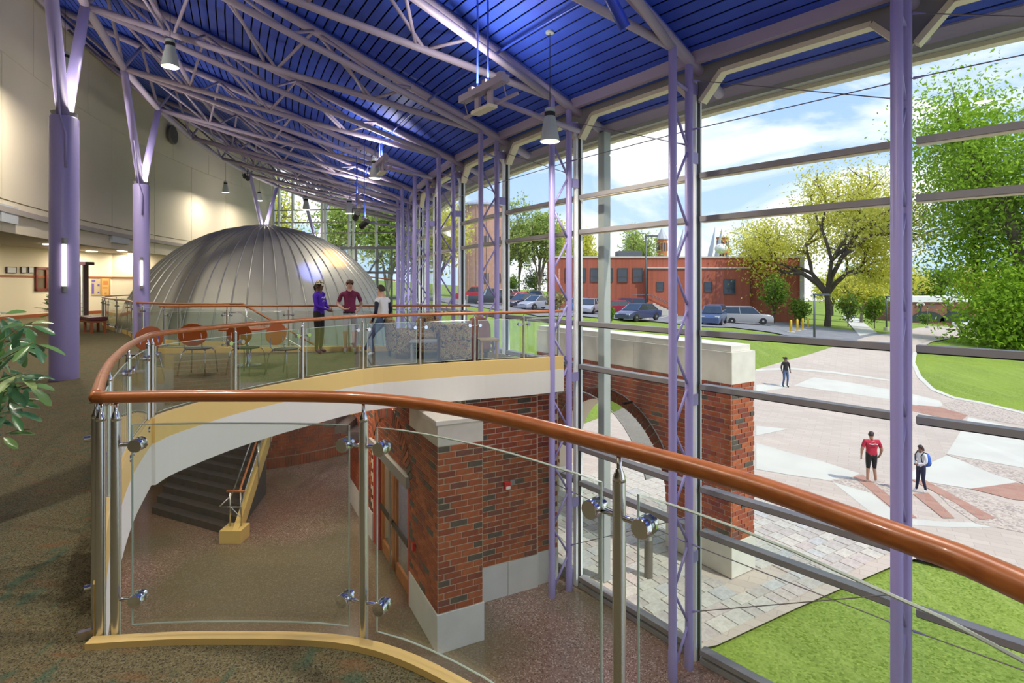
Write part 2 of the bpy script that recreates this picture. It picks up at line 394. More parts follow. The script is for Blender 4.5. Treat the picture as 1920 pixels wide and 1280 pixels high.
st(vwall('wall_side', [Vector((-27, -6, 0)), Vector((-27, 8, 0))], 0, 3.4, -0.2, cream))
st(vwall('wall_rear', [Vector((10.8, -6.2, 0)), Vector((-27, -6.2, 0))], LOW, 10.4, 0.2, cream), 'cream wall behind the viewer')
# lower level enclosing walls
st(vwall('wall_lower', [Vector((-27, -6, 0)), Vector((-17.5, 10, 0)), Vector((-16.5, 17, 0)), Vector((-17, 25, 0)), Vector((-17, 38, 0))], LOW, -0.42, 0.2, white), 'white lower level wall behind the stairs')
# ------------------------------------------------------------------ lattice columns along the glass front
def cphi(k): return 43.35 if k == 0 else 30.2-4.34*(k-3)
KS = list(range(-2, 12))
ordn = ['first', 'second', 'third', 'fourth', 'fifth', 'sixth', 'seventh', 'eighth', 'ninth', 'tenth', 'eleventh', 'twelfth', 'thirteenth', 'fourteenth']
RF, RR, RG = 36.0, 35.58, 35.31
for k in range(-1, 12):
    a = cphi(k); ft = PO(RF, a, deck(RF)-0.15); rt = PO(RR, a, deck(RR)-0.16)
    if k < 0: lab = 'lavender lattice column just beyond the right edge of the view'
    elif k == 0: lab = 'large lavender lattice column nearest the viewer, at the right'
    else: lab = 'lavender lattice column in front of the glass, %s along from the right' % ordn[k]
    t = thing('lattice_column', lab, 'column', PO(RF, a, LOW), 'lattice columns along the curved glass front')
    for r_, top in ((RF, ft.z), (RR, rt.z)):
        MB().path([PO(r_, a, LOW), PO(r_, a, LOW+0.42), PO(r_, a, LOW+0.43), PO(r_, a, top)], [0.068, 0.068, 0.06, 0.06], 14).build('chord', lav, t, smooth=True, auto=40)
    z = LOW+0.15; i = 0; H = 0.50; G = 0.10
    while z+H < rt.z-0.3:
        p0 = PO(RF-0.05, a, z) if i % 2 == 0 else PO(RR+0.05, a, z); p1 = PO(RR+0.05, a, z+H) if i % 2 == 0 else PO(RF-0.05, a, z+H)
        MB().tube(p0, p1, 0.021, 8).build('lacing', lav, t, smooth=True); z += H+G; i += 1
    MB().tube(PO(RF, a, rt.z-0.35), PO(RR, a, rt.z-0.45), 0.025, 8).build('tie', lav, t, smooth=True)
    for z in (-2.6, -0.18, 3.55, 4.62):
        ta = (PO(RR, a-1)-PO(RR, a)).normalized(); nr = (PO(RR-1, a)-PO(RR, a))
        MB().obox(PO(RR-0.13, a, z), nr*0.10, ta*0.012, (0, 0, 0.085)).build('bracket', lav, t)
# ------------------------------------------------------------------ curtain wall bays
TZ = [3.28, 2.61, 0.85, 0.02, -1.56, -2.23, -4.07]
WN = 0
for k in range(-2, 11):
    a0, a1 = cphi(k), cphi(k+1); WN += 1
    p, q = PO(RG, a0), PO(RG, a1); d = (q-p).normalized(); nr = Vector((-d.y, d.x, 0)); L = (q-p).length
    if nr.dot(Vector((CCX, CCY, 0))-p) < 0: nr = -nr      # points outdoors
    w = struct('window_%d' % WN, p+Vector((0, 0, LOW))); w['label'] = 'glazed bay %s from the right of the curved window wall' % ordn[WN-1]
    mu = MB().obox(p+d*0.05+Vector((0, 0, (LOW+4.75)/2)), d*0.042, nr*0.08, (0, 0, (4.75-LOW)/2)).build('mullion', alulight, w)
    MB().obox(p+d*0.002+Vector((0, 0, (LOW+4.7)/2)), d*0.004, nr*0.03, (0, 0, (4.7-LOW)/2)).build('gasket', gasket, mu)
    zs = [LOW+0.05]+sorted(TZ)
    for z in zs:
        tr = MB().obox(p+d*L/2+Vector((0, 0, z)), d*(L/2-0.055), nr*0.075, (0, 0, 0.04)).build('transom', alu, w)
        MB().obox(p+d*L/2+Vector((0, 0, z-0.048)), d*(L/2-0.06), nr*0.055, (0, 0, 0.008)).build('gasket', beige if z > 1 else gasket, tr)
    # chamfered head frame
    hd = MB(); c = 0.34; zt = 4.80; zc = 4.42
    pts = [p+d*0.055+Vector((0, 0, zc)), p+d*(0.055+c)+Vector((0, 0, zt)), q-d*(0.055+c)+Vector((0, 0, zt)), q-d*0.055+Vector((0, 0, zc))]
    for u, v in zip(pts, pts[1:]): hd.beam(u, v, 0.16, 0.07, nr.cross(v-u))
    hd.build('head_frame', beige, w)
    for s in (0, 1):                                        # grey corner plates over the chamfers
        b0 = p if s == 0 else q; dd = d if s == 0 else -d
        MB().prism_uv([(0.0, 0.0), (0.0, 0.50), (c+0.06, 0.50), (c+0.02, 0.40), (0.04, 0.02)], b0+Vector((0, 0, zc)), dd, (0, 0, 1), nr, -0.03, 0.03).build('corner_plate', alu, w, fix=True)
    zz = zs+[None]
    for i in range(len(zz)-1):
        z0 = zz[i]+0.03
        if zz[i+1] is None: poly = [(0.06, z0), (L-0.06, z0), (L-0.06, zc), (L-0.06-c, zt), (0.06+c, zt), (0.06, zc)]
        else: poly = [(0.06, z0), (L-0.06, z0), (L-0.06, zz[i+1]-0.03), (0.06, zz[i+1]-0.03)]
        MB().add([p+d*u+Vector((0, 0, v)) for u, v in poly], [tuple(range(len(poly)))]).build('pane', pane_m, w)
    MB().beam(p+Vector((0, 0, 4.90)), q+Vector((0, 0, 4.90)), 0.05, 0.15).build('head_panel', alu, w)
    e = MB().beam(PO(RR-0.06, a0, deck(RR)-0.10), PO(RR-0.06, a1, deck(RR)-0.10), 0.10, 0.19).build('eave_beam', mauve, w)
    # cable cross bracing, upper and lower
    if k < 7:
        for (za, zb) in ((3.95, 3.95), (3.72, 4.72), (-2.35, -2.35), (-1.95, -3.4)):
            c0, c1 = PO(RR, a0, za), PO(RR, a1, zb); dd = (c1-c0).normalized()
            cb = MB().tube(c0, c1, 0.007, 6).build('cable', mat('cable steel', (0.25, 0.22, 0.24), 0.4, 0.6), w)
            MB().tube(c0+dd*0.07, c0+dd*0.20, 0.018, 8, 0.008).tube(c1-dd*0.07, c1-dd*0.20, 0.018, 8, 0.008).build('fork_end', lav, cb)
# glazed far end
WN += 1
e0, e1 = PO(46.2, -6.6), PO(35.2, -6.6); d = (e1-e0).normalized(); nr = Vector((-d.y, d.x, 0)); L = (e1-e0).length
w = struct('window_%d' % WN, e0); w['label'] = 'glazed far end of the hall with trees behind'
sp = [0, 0.35, 1.3, 3.3, 3.5, 5.1, 5.4, 6.9, 8.6, L]
for s in sp: MB().obox(e0+d*s+Vector((0, 0, (LOW+9.6)/2)), d*0.06, nr*0.09, (0, 0, (9.6-LOW)/2)).build('mullion', alulight, w)
hz = [-4.2, 0.0, 2.4, 4.0, 4.9, 5.6, 6.4, 9.5]
for z in hz: MB().obox(e0+d*L/2+Vector((0, 0, z)), d*L/2, nr*0.06, (0, 0, 0.035)).build('transom', alu, w)
for i in range(len(sp)-1):
    for z0, z1 in zip(hz, hz[1:]):
        MB().add([e0+d*sp[i]+Vector((0, 0, z0)), e0+d*sp[i+1]+Vector((0, 0, z0)), e0+d*sp[i+1]+Vector((0, 0, z1)), e0+d*sp[i]+Vector((0, 0, z1))], [(0, 1, 2, 3)]).build('pane', pane_m, w)
# ------------------------------------------------------------------ branching columns, ring tubes and roof trusses
def qphi(j): return 27.1-4.6*(j-1)
RQ, ZQ = 43.6, 7.1
def Q(j): return PO(RQ, qphi(j), ZQ)
sconce_glow = mat('sconce lamp glow', (1.0, 0.88, 0.66), 0.5, emit=3.5)
ylab = {-2: 'lavender forked column beyond the left edge', 0: 'nearest thick lavender column forking into two arms at the left', 2: 'lavender forked column standing just before the dome', 6: 'distant forked column rising behind the top of the dome', 8: 'farthest forked column behind the right shoulder of the dome'}
for j in (-2, 0, 2, 6, 8):
    a = (qphi(j)+qphi(j+1))/2; b = PO(RQ, a, 0.0 if j <= 0 else LOW); top = 4.40
    t = thing('forked_column', ylab[j], 'column', b, 'forked columns along the balcony')
    MB().lathe([(0.205, 0), (0.205, top-b.z), (0.19, top-b.z+0.03)], 28, b).build('shaft', lav, t, smooth=True, auto=40)
    for q in (Q(j), Q(j+1)):
        s = PO(RQ, a, top-0.1); m_ = s.lerp(q, 0.94)
        MB().path([s, m_, q-Vector((0, 0, 0.02))], [0.098, 0.09, 0.085], 14).build('arm', lav, t, smooth=True)
    tc_ = Vector((-b.x, -b.y, 0)).normalized(); sd_ = Vector((-tc_.y, tc_.x, 0))
    MB().path([b+tc_*0.215+sd_*0.02+Vector((0, 0, top-b.z-0.85)), b+tc_*0.215+sd_*0.02+Vector((0, 0, top-b.z-0.30)), b+tc_*0.2-sd_*0.06+Vector((0, 0, top-b.z+0.05)), PO(RQ, a, top)+(Q(j)-PO(RQ, a, top))*0.55+tc_*0.11], 0.018, 8).build('conduit', lav, t, smooth=True)
    if j in (0, 2):
        sn = tag(MB().lathe([(0.012, -0.42), (0.03, -0.36), (0.03, 0.36), (0.012, 0.42)], 12, b+tc_*0.235+Vector((0, 0, 1.92-b.z))).build('wall_sconce', sconce_glow, None, smooth=True), 'slim glowing sconce on the %s lavender column' % ('nearest thick' if j == 0 else 'second forked'), 'lamp', 'column sconces')
        for z in (-0.40, 0.40): MB().lathe([(0.034, -0.05), (0.034, 0.05)], 12, b+tc_*0.235+Vector((0, 0, 1.92-b.z+z))).build('end_cap', alu, sn)
tag(MB().path([Q(j) for j in range(-3, 10)], 0.085, 12).build('ring_tube', mauve, None, smooth=True), 'mauve tube linking the heads of the forked column arms', 'tube')
tag(MB().path([PO(RQ-1.0, qphi(j)+1, deck(RQ-1.0)-0.26) for j in range(-3, 10)], 0.07, 10).build('ring_tube', mauve, None, smooth=True), 'upper mauve tube running under the roof above the forked columns', 'tube')
tag(MB().path([PO(46.0, qphi(j), deck(46.0)-0.16) for j in range(-3, 10)], 0.09, 10).build('ring_tube', mauve, None, smooth=True), 'mauve tube along the top of the cream wall', 'tube')
for k in range(-1, 12):
    a = cphi(k); am = (qphi(k-3)+qphi(k-2))/2
    lab = 'mauve tubular roof truss above the lattice column nearest the viewer' if k == 0 else ('mauve tubular roof truss beyond the top right of the view' if k < 0 else 'mauve tubular roof truss over the %s lattice column from the right' % ordn[k])
    t = thing('roof_truss', lab, 'truss', PO(RF, a, deck(RF)-0.2), 'roof trusses')
    def top(r):
        f = (r-RF)/(RQ-RF); f = max(-0.2, min(1.3, f)); return PO(r, a+(am-a)*f, deck(r)-0.14)
    MB().path([top(34.75), top(RF), top(39), top(RQ), top(46.0)], 0.085, 12).build('top_chord', mauve, t, smooth=True)
    MB().path([top(35.3)+Vector((0, 0, 0.13)), top(46.0)+Vector((0, 0, 0.13))], 0.03, 6).build('deck_rail', bluepipe, t)
    s = PO(RF+0.05, a, deck(RF)-0.22)
    for side, jq in ((1, k-3), (-1, k-2)):
        q = Q(jq); mid = s.lerp(q, 0.5)+Vector((0, 0, -0.06))
        MB().path([s, mid, q], 0.066, 10).build('bottom_chord', mauve, t, smooth=True)
        us = [0.30, 0.55, 0.80]; tr_ = [37.6, 39.6, 41.6, 43.4]
        for i, u in enumerate(us):
            n0 = s.lerp(q, u)+Vector((0, 0, -0.06*(1-abs(2*u-1))))
            for rr in (tr_[i], tr_[i+1]): MB().tube(n0, top(rr), 0.032, 7).build('web', mauve, t, smooth=True)
    for i, u in enumerate((0.42, 0.68, 0.92)):
        MB().tube(s.lerp(Q(k-3), u), s.lerp(Q(k-2), u-0.1), 0.03, 7).build('strut', mauve, t, smooth=True)
    for jq in (k-3, k-2): MB().tube(Q(jq), top(RQ), 0.04, 7).tube(Q(jq), PO(46.0, qphi(jq), deck(46)-0.2), 0.04, 7).build('web', mauve, t, smooth=True)
# ================================================================== glass railings
ZR = 1.09
def s_px(pts, px):
    c = cumlen(pts); best = None; n = 400
    prev = None
    for i in range(n+1):
        s = c[-1]*i/n; p, _ = along(pts, s)
        if p.y < 0.3: continue
        v = CX+F*p.x/p.y-px
        if prev is not None and v*prev[1] <= 0: return s
        prev = (s, v)
    return None
def subpath(pts, s0, s1, step=0.12):
    n = max(1, int(round((s1-s0)/step))); return [along(pts, s0+(s1-s0)*i/n)[0] for i in range(n+1)]
def V(p, z): return Vector((p.x, p.y, z))
def railing(label, pts, posts, side, curb, panels=True, zlow=-0.28, rr=0.027, rise=None, group=None, ends=(0, 0), fine=True):
    """handrail on posts with clamped glass; side = +1/-1 puts the post foot bracket on the left/right of the path"""
    h = rise or (lambda s: 0.0); L = cumlen(pts)[-1]
    t = thing('glass_railing', label, 'railing', V(pts[0], curb), group)
    c = cumlen(pts)
    MB().path([V(p, ZR+h(s)) for p, s in zip(pts, c)], rr, 12).build('handrail', wood, t, smooth=True)
    n = 14 if fine else 8
    for ip, s in enumerate(posts):
        sgs = [g_ for g_, j_ in ((-1, ip-1), (1, ip+1)) if 0 <= j_ < len(posts) and abs(posts[j_]-s) >= 0.3]
        p, d = along(pts, s); z = h(s); nn = Vector((-d.y, d.x, 0))*side
        po = MB().lathe([(0.021, zlow), (0.021, 0.985)], n, V(p, z)).build('post', steel, t, smooth=True, auto=40)
        MB().lathe([(0.0215, 0.985), (0.020, 1.0), (0.010, 1.025), (0.008, 1.03), (0.008, 1.07)], n, V(p, z)).build('post_cap', chrome, po, smooth=True)
        MB().obox(V(p, z+1.066), d*0.05, nn*0.012, (0, 0, 0.003)).build('saddle', steel, po)
        if side: MB().obox(V(p, z-0.05)+nn*0.035-d*0.03, d*0.012, nn*0.03, (0, 0, 0.09)).build('foot_bracket', steel, po)
        for zc in (0.875, 0.175):
            if not sgs: continue
            arm = MB().tube(V(p, z+zc)+d*min(0, min(sgs))*0.095, V(p, z+zc)+d*max(0, max(sgs))*0.095, 0.0095, 8)
            for sg in sgs:
                e = V(p, z+zc)+d*sg*0.095
                MB().lathe([(0.029, -0.034), (0.031, -0.030), (0.031, -0.010), (0.022, -0.006), (0.022, 0.006), (0.031, 0.010), (0.031, 0.022), (0.014, 0.026), (0.014, 0.05)], n, e, Vector((nn.x, nn.y, 0)) if side else Vector((-d.y, d.x, 0))).build('glass_clamp', chrome, po, smooth=True, auto=35)
            arm.build('clamp_arm', chrome, po, smooth=True)
    if panels:
        for s0, s1 in zip(posts, posts[1:]):
            if s1-s0 < 0.3: continue
            q = subpath(pts, s0+0.07, s1-0.07, 0.15); a = offset(q, 0.006); b = offset(q, -0.006); m = len(q)
            ss = [s0+0.07+(s1-s0-0.14)*i/(m-1) for i in range(m)]
            vs = [V(p, zz+h(s)) for zz in (curb+0.03, 0.965) for pp in (a, b) for p, s in zip(pp, ss)]
            fs = []; C = 2*m
            for i in range(m-1): fs += [(i, i+1, i+1+C, i+C), (m+i+1, m+i, m+i+C, m+i+1+C), (i+C, i+1+C, m+i+1+C, m+i+C), (i+1, i, m+i, m+i+1)]
            fs += [(0, C, C+m, m), (m-1, 2*m-1, C+2*m-1, C+m-1)]
            gp = MB().add(vs, fs).build('glass_panel', rail_m, t, fix=True)
            MB().path([V(p, curb+0.03+h(s)) for p, s in zip(q, ss)]+[V(p, 0.965+h(s)) for p, s in zip(reversed(q), reversed(ss))], 0.0042, 5, closed=True).build('polished_edge', glass_edge_m, gp)
    return t
c = cumlen(NEAR)
railing('curved glass railing with oak handrail nearest the viewer', NEAR, [0.02, 0.085, s_px(NEAR, 680), s_px(NEAR, 1158), s_px(NEAR, 1158)+1.22, s_px(NEAR, 1158)+2.3], 0, 0.028)
LB = LEFT+BRIDGE[1:]; cl = cumlen(LEFT)[-1]
ps = [0.06, 0.35*cl, 0.70*cl, cl-0.06, cl+0.06]+[s for s in (s_px(BRIDGE, 440), s_px(BRIDGE, 566), s_px(BRIDGE, 680), s_px(BRIDGE, 787), s_px(BRIDGE, 890), s_px(BRIDGE, 981)) if s]
ps = ps[:5]+[cl+s for s in ps[5:]]
ps = sorted(ps)+[cumlen(LB)[-1]-0.08]
railing('glass railing curving along the front edge of the bridge', LB, ps, 1, 0.25, zlow=-0.02)
cb = cumlen(BACKR)[-1]
railing('straight glass railing along the back of the bridge behind the students', BACKR, [0.1+(cb-0.2)*i/5 for i in range(6)], 0, 0.12, fine=False)
cd_ = cumlen(DOMER)[-1]
railing('glass railing around the dome well beside the bench', DOMER, [0.05+(cd_-0.1)*i/11 for i in range(12)], 0, 0.12, fine=False)
# ================================================================== brickwork
BP, BL = 0.1018, 0.3045
_bm = {}
def brick_mesh(l, h=0.092, dpt=0.05):
    key = (round(l, 2), round(h, 3), dpt)
    if key not in _bm:
        l = key[0]; b = 0.003
        m_ = MB(); x, z = l/2, h/2
        m_.add([(-x, 0, -z), (x, 0, -z), (x, 0, z), (-x, 0, z), (-x+b, -dpt, -z+b), (x-b, -dpt, -z+b), (x-b, -dpt, z-b), (-x+b, -dpt, z-b)],
               [(4, 5, 6, 7), (0, 1, 5, 4), (1, 2, 6, 5), (2, 3, 7, 6), (3, 0, 4, 7)])
        me = m_.mesh('brick'); me.materials.append(brickm); _bm[key] = me
    return _bm[key]
class Bricks:
    def __init__(s, parent): s.parent = parent; s.items = []
    def face(s, o, u, n, L, z0, nc, skip=None, stagger=(0, 1/3, 2/3), z_of=None):
        """running bond on a face: o = start of face (x, y), u = run direction, n = outward normal"""
        o, u, n = Vector((*o, 0)), Vector((*u, 0)), Vector((*n, 0))
        for c in range(nc):
            z = z0+(c+0.5)*BP; x = -stagger[c % len(stagger)]*BL
            while x < L-0.02:
                a, b = max(x, 0), min(x+BL, L); x += BL
                if b-a < 0.05: continue
                m = (a+b)/2
                if skip and skip(m, z, (b-a)/2): continue
                s.items.append((o+u*m+Vector((0, 0, z))+n*0.002, u, n, b-a-0.016, 0.087))
    def piece(s, c, u, n, l, h): s.items.append((Vector(c), Vector(u), Vector(n), l, h))
    def done(s, limit=300, dpt=0.012):
        org = ORG[s.parent.name]; camp = Vector((0, 0, EYE))
        s.items.sort(key=lambda it: (it[0]-camp).length); rest = MB()
        for i, (c, u, n, l, h) in enumerate(s.items):
            w = u.cross(-n); w = Vector((0, 0, 1)) if abs(u.z) < 1e-6 else n.cross(u)*-1
            M = Matrix((( u.x, -n.x, w.x, 0), (u.y, -n.y, w.y, 0), (u.z, -n.z, w.z, 0), (0, 0, 0, 1)))
            jit = random.uniform(-0.002, 0.002)
            if i < limit:
                M.translation = c+n*jit-org; inst(brick_mesh(l, h, dpt), 'brick', s.parent, M)
            else:
                me = brick_mesh(l, h, dpt); M.translation = c+n*jit
                rest.add([M @ v.co for v in me.vertices], [tuple(p.vertices) for p in me.polygons])
        if rest.v:
            o = rest.build('brickwork', mat('red brick field', (0.38, 0.095, 0.04), 0.8, var=(0.24, 0.07, 0.045), scale=3.3, detail=1, bump=0.2, bscale=30), s.parent); o['kind'] = 'stuff'
V2 = lambda p, u, s, n=None, t=0: Vector((p[0]+u[0]*s+(n[0]*t if n else 0), p[1]+u[1]*s+(n[1]*t if n else 0), 0))
# ---- inner entrance wall: pier, door wall, recess
P0 = (-1.173, 8.78); FD = (0.889, 0.457); LU = (-0.457, 0.889); NF = (0.457, -0.889); NL = (-0.889, -0.457)
ZB = -3.62; NCP = 26; ZC = ZB+NCP*BP
def slabpoly(*q): return [(p.x, p.y) for p in q]
pier = thing('brick_pier', 'red brick pier with white base and limestone cap beside the entrance doors', 'pier', (P0[0], P0[1], LOW))
body = slabpoly(V2(P0, FD, 0), V2(P0, FD, 0.776), V2(V2(P0, FD, 0.776), LU, 1.52), V2(P0, LU, 1.52))
MB().prism(body, LOW, ZC).build('mortar', mortar, pier)
e = 0.022
basep = slabpoly(V2(V2(P0, FD, -e), NF, e), V2(V2(P0, FD, 0.776+e), NF, e), V2(V2(P0, FD, 0.776+e), LU, 1.52), V2(V2(P0, FD, -e), LU, 1.52))
MB().prism(basep, LOW, ZB-0.004).build('base', baseW, pier, bevel=0.008)
e = 0.03
capp = lambda e: slabpoly(V2(V2(P0, FD, -e), NF, e), V2(V2(P0, FD, 0.776+e), NF, e), V2(V2(P0, FD, 0.776+e), LU, 1.52), V2(V2(P0, FD, -e), LU, 1.52))
MB().prism(capp(0.01), ZC, ZC+0.34).build('capstone', lime, pier, bevel=0.01); MB().prism(capp(0.05), ZC+0.34, ZC+0.42).build('cornice', lime, pier, bevel=0.012)
br = Bricks(pier); br.face(P0, FD, NF, 0.776, ZB, NCP); br.face(V2(P0, LU, 1.52)[:2], (-LU[0], -LU[1]), NL, 1.52, ZB, NCP); br.done()
# recess wall to the glass
R0 = V2((-0.54, 10.22), FD, -0.35); rw = st(MB().prism(slabpoly(R0, V2(R0, FD, 1.52), V2(V2(R0, FD, 1.52), LU, 0.2), V2(R0, LU, 0.2)), LOW, -0.43).build('wall_entrance', mortar), 'red brick wall between the pier and the glass')
R1 = V2(V2(R0, FD, 1.50), LU, 0.06)
MB().prism(slabpoly(R1, V2(R1, FD, 0.52), V2(V2(R1, FD, 0.52), LU, 0.2), V2(R1, LU, 0.2)), LOW, -0.43).build('mortar', mortar, rw)
for o, L in ((R0, 0.86), (V2(R0, FD, 0.87), 0.65), (R1, 0.52)):
    MB().prism(slabpoly(V2(o, NF, 0.02), V2(V2(o, FD, L-0.006), NF, 0.02), V2(V2(o, FD, L-0.006), LU, 0.05), V2(o, LU, 0.05)), LOW, ZB-0.004).build('base', baseW, rw)
br = Bricks(rw); br.face(R0[:2], FD, NF, 1.50, ZB, 31, stagger=(0, 0.5)); br.face(R1[:2], FD, NF, 0.5, ZB, 31, stagger=(0, 0.5)); br.done()
alarm_m = mat('red alarm plastic', (0.55, 0.01, 0.015), 0.3)
o = V2(V2(R0, FD, 0.83), NF, 0.05); al = tag(MB().box(V(o, -2.16), (0.13, 0.06, 0.13), math.atan2(FD[1], FD[0])).build('fire_alarm', alarm_m, bevel=0.01), 'small red fire alarm strobe on the brick wall by the glass', 'alarm')
MB().box(V(o, -2.20)+Vector((0.02, -0.035, 0)), (0.09, 0.02, 0.05), math.atan2(FD[1], FD[0])).build('lens', mat('white lens', (0.9, 0.9, 0.9), 0.2), al)
MB().box(V(o, -2.13)+Vector((FD[0], FD[1], 0))*0.12-Vector((NF[0], NF[1], 0))*0.02, (0.10, 0.03, 0.10), math.atan2(FD[1], FD[0])).build('cover_plate', alu, al)
o = V2(V2(P0, LU, 1.15), NL, 0.05); tag(MB().box(V(o, -3.02), (0.10, 0.05, 0.14), math.atan2(LU[1], LU[0])).build('fire_pull', alarm_m, bevel=0.008), 'red fire alarm pull station on the side of the brick pier', 'alarm')
# door wall with arch
D0 = V2(P0, LU, 1.52); DW = 2.85; WLEN = 5.6
def inarch(m, z, hw):
    sc, zc, R = DW/2, -2.75, 1.60
    if m-hw < DW and z < -1.86: return True
    return abs(math.hypot(m-sc, z-zc)-R-0.13) < 0.10 and z > -1.95
dw = st(MB().prism_uv([(0, -1.9), (DW, -1.9), (DW, LOW), (WLEN, LOW), (WLEN, -0.43), (0, -0.43)], D0, (*LU, 0), (0, 0, 1), (*NL, 0), -0.35, -0.0).build('wall_doors', mortar, fix=True), 'red brick wall with an arch over the doors')
MB().prism_uv([(DW, LOW), (WLEN, LOW), (WLEN, ZB), (DW, ZB)], D0, (*LU, 0), (0, 0, 1), (*NL, 0), 0, 0.022).build('base', baseW, dw)
br = Bricks(dw); br.face(V2(D0, LU, WLEN)[:2], (-LU[0], -LU[1]), NL, WLEN, ZB, 31, skip=lambda m, z, hw: inarch(WLEN-m, z, hw))
lu3, nl3 = Vector((*LU, 0)), Vector((*NL, 0))
for i in range(30):
    t = math.radians(30+120*i/29); cpt = D0+lu3*(DW/2+1.73*math.cos(t))+Vector((0, 0, -2.75+1.73*math.sin(t)))
    if cpt.z > -0.5: continue
    rad = lu3*math.cos(t)+Vector((0, 0, math.sin(t)))
    br.piece(cpt+nl3*0.016, rad, nl3, 0.30, 0.10)
br.done()
dl = D0+nl3*0.03
MB().prism_uv([(-0.05, -2.10), (DW+0.05, -2.10), (DW+0.05, -1.90), (-0.05, -1.90)], dl, lu3, (0, 0, 1), nl3, -0.1, 0.06).build('lintel', mat('grey lintel steel', (0.30, 0.29, 0.28), 0.5), dw, fix=True)
redp = mat('red door frame paint', (0.42, 0.025, 0.02), 0.35); oak = mat('varnished oak door', (0.46, 0.17, 0.045), 0.35, var=(0.34, 0.11, 0.03), scale=3, stretch=(6, 6, 1))
fr = struct('door_1', D0+Vector((0, 0, LOW))); fr['label'] = 'pair of oak and glass entrance doors in a red frame'
for s in (0.05, DW-0.45):
    MB().prism_uv([(s-0.05, LOW), (s+0.07+(0.33 if s > 1 else 0), LOW), (s+0.07+(0.33 if s > 1 else 0), -2.10), (s-0.05, -2.10)], D0, lu3, (0, 0, 1), nl3, -0.12, 0.0).build('jamb', redp, fr, fix=True)
for i, s in enumerate((0.14, 1.26)):
    w = 1.08
    lf_ = struct('leaf_tmp', D0); COL.objects.unlink(lf_); bpy.data.objects.remove(lf_)
    frm = MB()
    for a, b, z0, z1 in ((0, 0.13, LOW+0.02, -2.12), (w-0.13, w, LOW+0.02, -2.12), (0, w, LOW+0.02, LOW+0.28), (0, w, -2.26, -2.12)):
        frm.prism_uv([(s+a, z0), (s+b, z0), (s+b, z1), (s+a, z1)], D0, lu3, (0, 0, 1), nl3, -0.10, -0.05)
    leaf = frm.build('door_leaf', oak, fr, fix=True)
    MB().add([D0+lu3*(s+a)+Vector((0, 0, z))-nl3*0.075 for a, z in ((0.12, LOW+0.27), (w-0.12, LOW+0.27), (w-0.12, -2.25), (0.12, -2.25))], [(0, 1, 2, 3)]).build('pane', pane_m, leaf)
    MB().prism_uv([(s+0.02, -3.28), (s+w-0.02, -3.28), (s+w-0.02, -3.20), (s+0.02, -3.20)], D0, lu3, (0, 0, 1), nl3, -0.05, 0.0).build('push_bar', mat('dark bronze', (0.06, 0.05, 0.045), 0.4, 0.7), leaf, fix=True)
MB().tube(D0+lu3*1.24+nl3*0.03+Vector((0, 0, LOW)), D0+lu3*1.24+nl3*0.03+Vector((0, 0, -2.1)), 0.02, 8).build('mullion_post', steel, fr)
# vestibule back wall seen through the doors
st(MB().prism_uv([(0.2, LOW), (5.5, LOW), (5.5, -0.45), (0.2, -0.45)], D0-nl3*2.6, lu3, (0, 0, 1), nl3, -0.1, 0).build('wall_vestibule', cream), 'pale vestibule wall behind the doors')
# ---- outdoor arch wall
W0 = (4.37, 11.04); WU = (-0.545, 0.839); WN_ = (-0.839, -0.545); WE = (0.839, 0.545); NE = (0.545, -0.839); WL, WT = 6.65, 0.74
AS, AR, AZ = 3.6, 1.95, -3.25; ZB2, NC2 = -3.55, 31; ZC2 = ZB2+NC2*BP
aw = thing('arch_gateway', 'brick gateway wall with an arched opening and limestone coping outside the glass', 'gateway', (W0[0], W0[1], LOW))
arc = [(AS+AR*math.cos(math.pi*i/20), AZ+AR*math.sin(math.pi*i/20)) for i in range(21)]
wu3, wn3, we3, ne3 = Vector((*WU, 0)), Vector((*WN_, 0)), Vector((*WE, 0)), Vector((*NE, 0)); w03 = Vector((*W0, 0))
prof = [(0, LOW), (AS-AR, LOW)]+list(reversed(arc))+[(AS+AR, LOW), (WL, LOW), (WL, ZC2), (0, ZC2)]
MB().prism_uv(prof, w03, wu3, (0, 0, 1), we3, 0.0, WT).build('mortar', mortar, aw, fix=True)
for a, b in ((-0.02, AS-AR+0.02), (AS+AR-0.02, WL)):
    MB().prism_uv([(a, LOW), (b, LOW), (b, ZB2-0.004), (a, ZB2-0.004)], w03, wu3, (0, 0, 1), we3, -0.022, WT+0.02).build('base', lime, aw, fix=True, bevel=0.008)
nseg = 5
for i in range(nseg):
    a, b = WL*i/nseg, WL*(i+1)/nseg-0.006
    if i == 0: a = -0.015
    MB().prism_uv([(a, ZC2), (b, ZC2), (b, 0.24), (a, 0.24)], w03, wu3, (0, 0, 1), we3, -0.012, WT+0.02).build('limestone_block', lime, aw, fix=True)
    MB().prism_uv([(a+(0.06 if i == 0 else 0), 0.24), (b, 0.24), (b, 0.37), (a+(0.06 if i == 0 else 0), 0.37)], w03, wu3, (0, 0, 1), we3, 0.05, WT-0.05).build('coping', lime, aw, fix=True, bevel=0.01)
br = Bricks(aw)
def skipA(m, z, hw):
    if z < AZ: return abs(m-AS) < AR+hw*0.6
    return math.hypot(max(abs(m-AS)-hw*0.5, 0), z-AZ) < AR+0.10
br.face(V2(W0, WU, WL)[:2], (-WU[0], -WU[1]), WN_, WL, ZB2, NC2, skip=lambda m, z, hw: skipA(WL-m, z, hw)); br.face(W0, WE, NE, WT, ZB2, NC2)
for i in range(34):
    t = math.pi*(i+0.5)/34; cpt = w03+wu3*(AS+(AR+0.11)*math.cos(t))+Vector((0, 0, AZ+(AR+0.11)*math.sin(t)))
    br.piece(cpt+wn3*0.016, wu3*math.cos(t)+Vector((0, 0, math.sin(t))), wn3, 0.25, 0.16)
br.done()
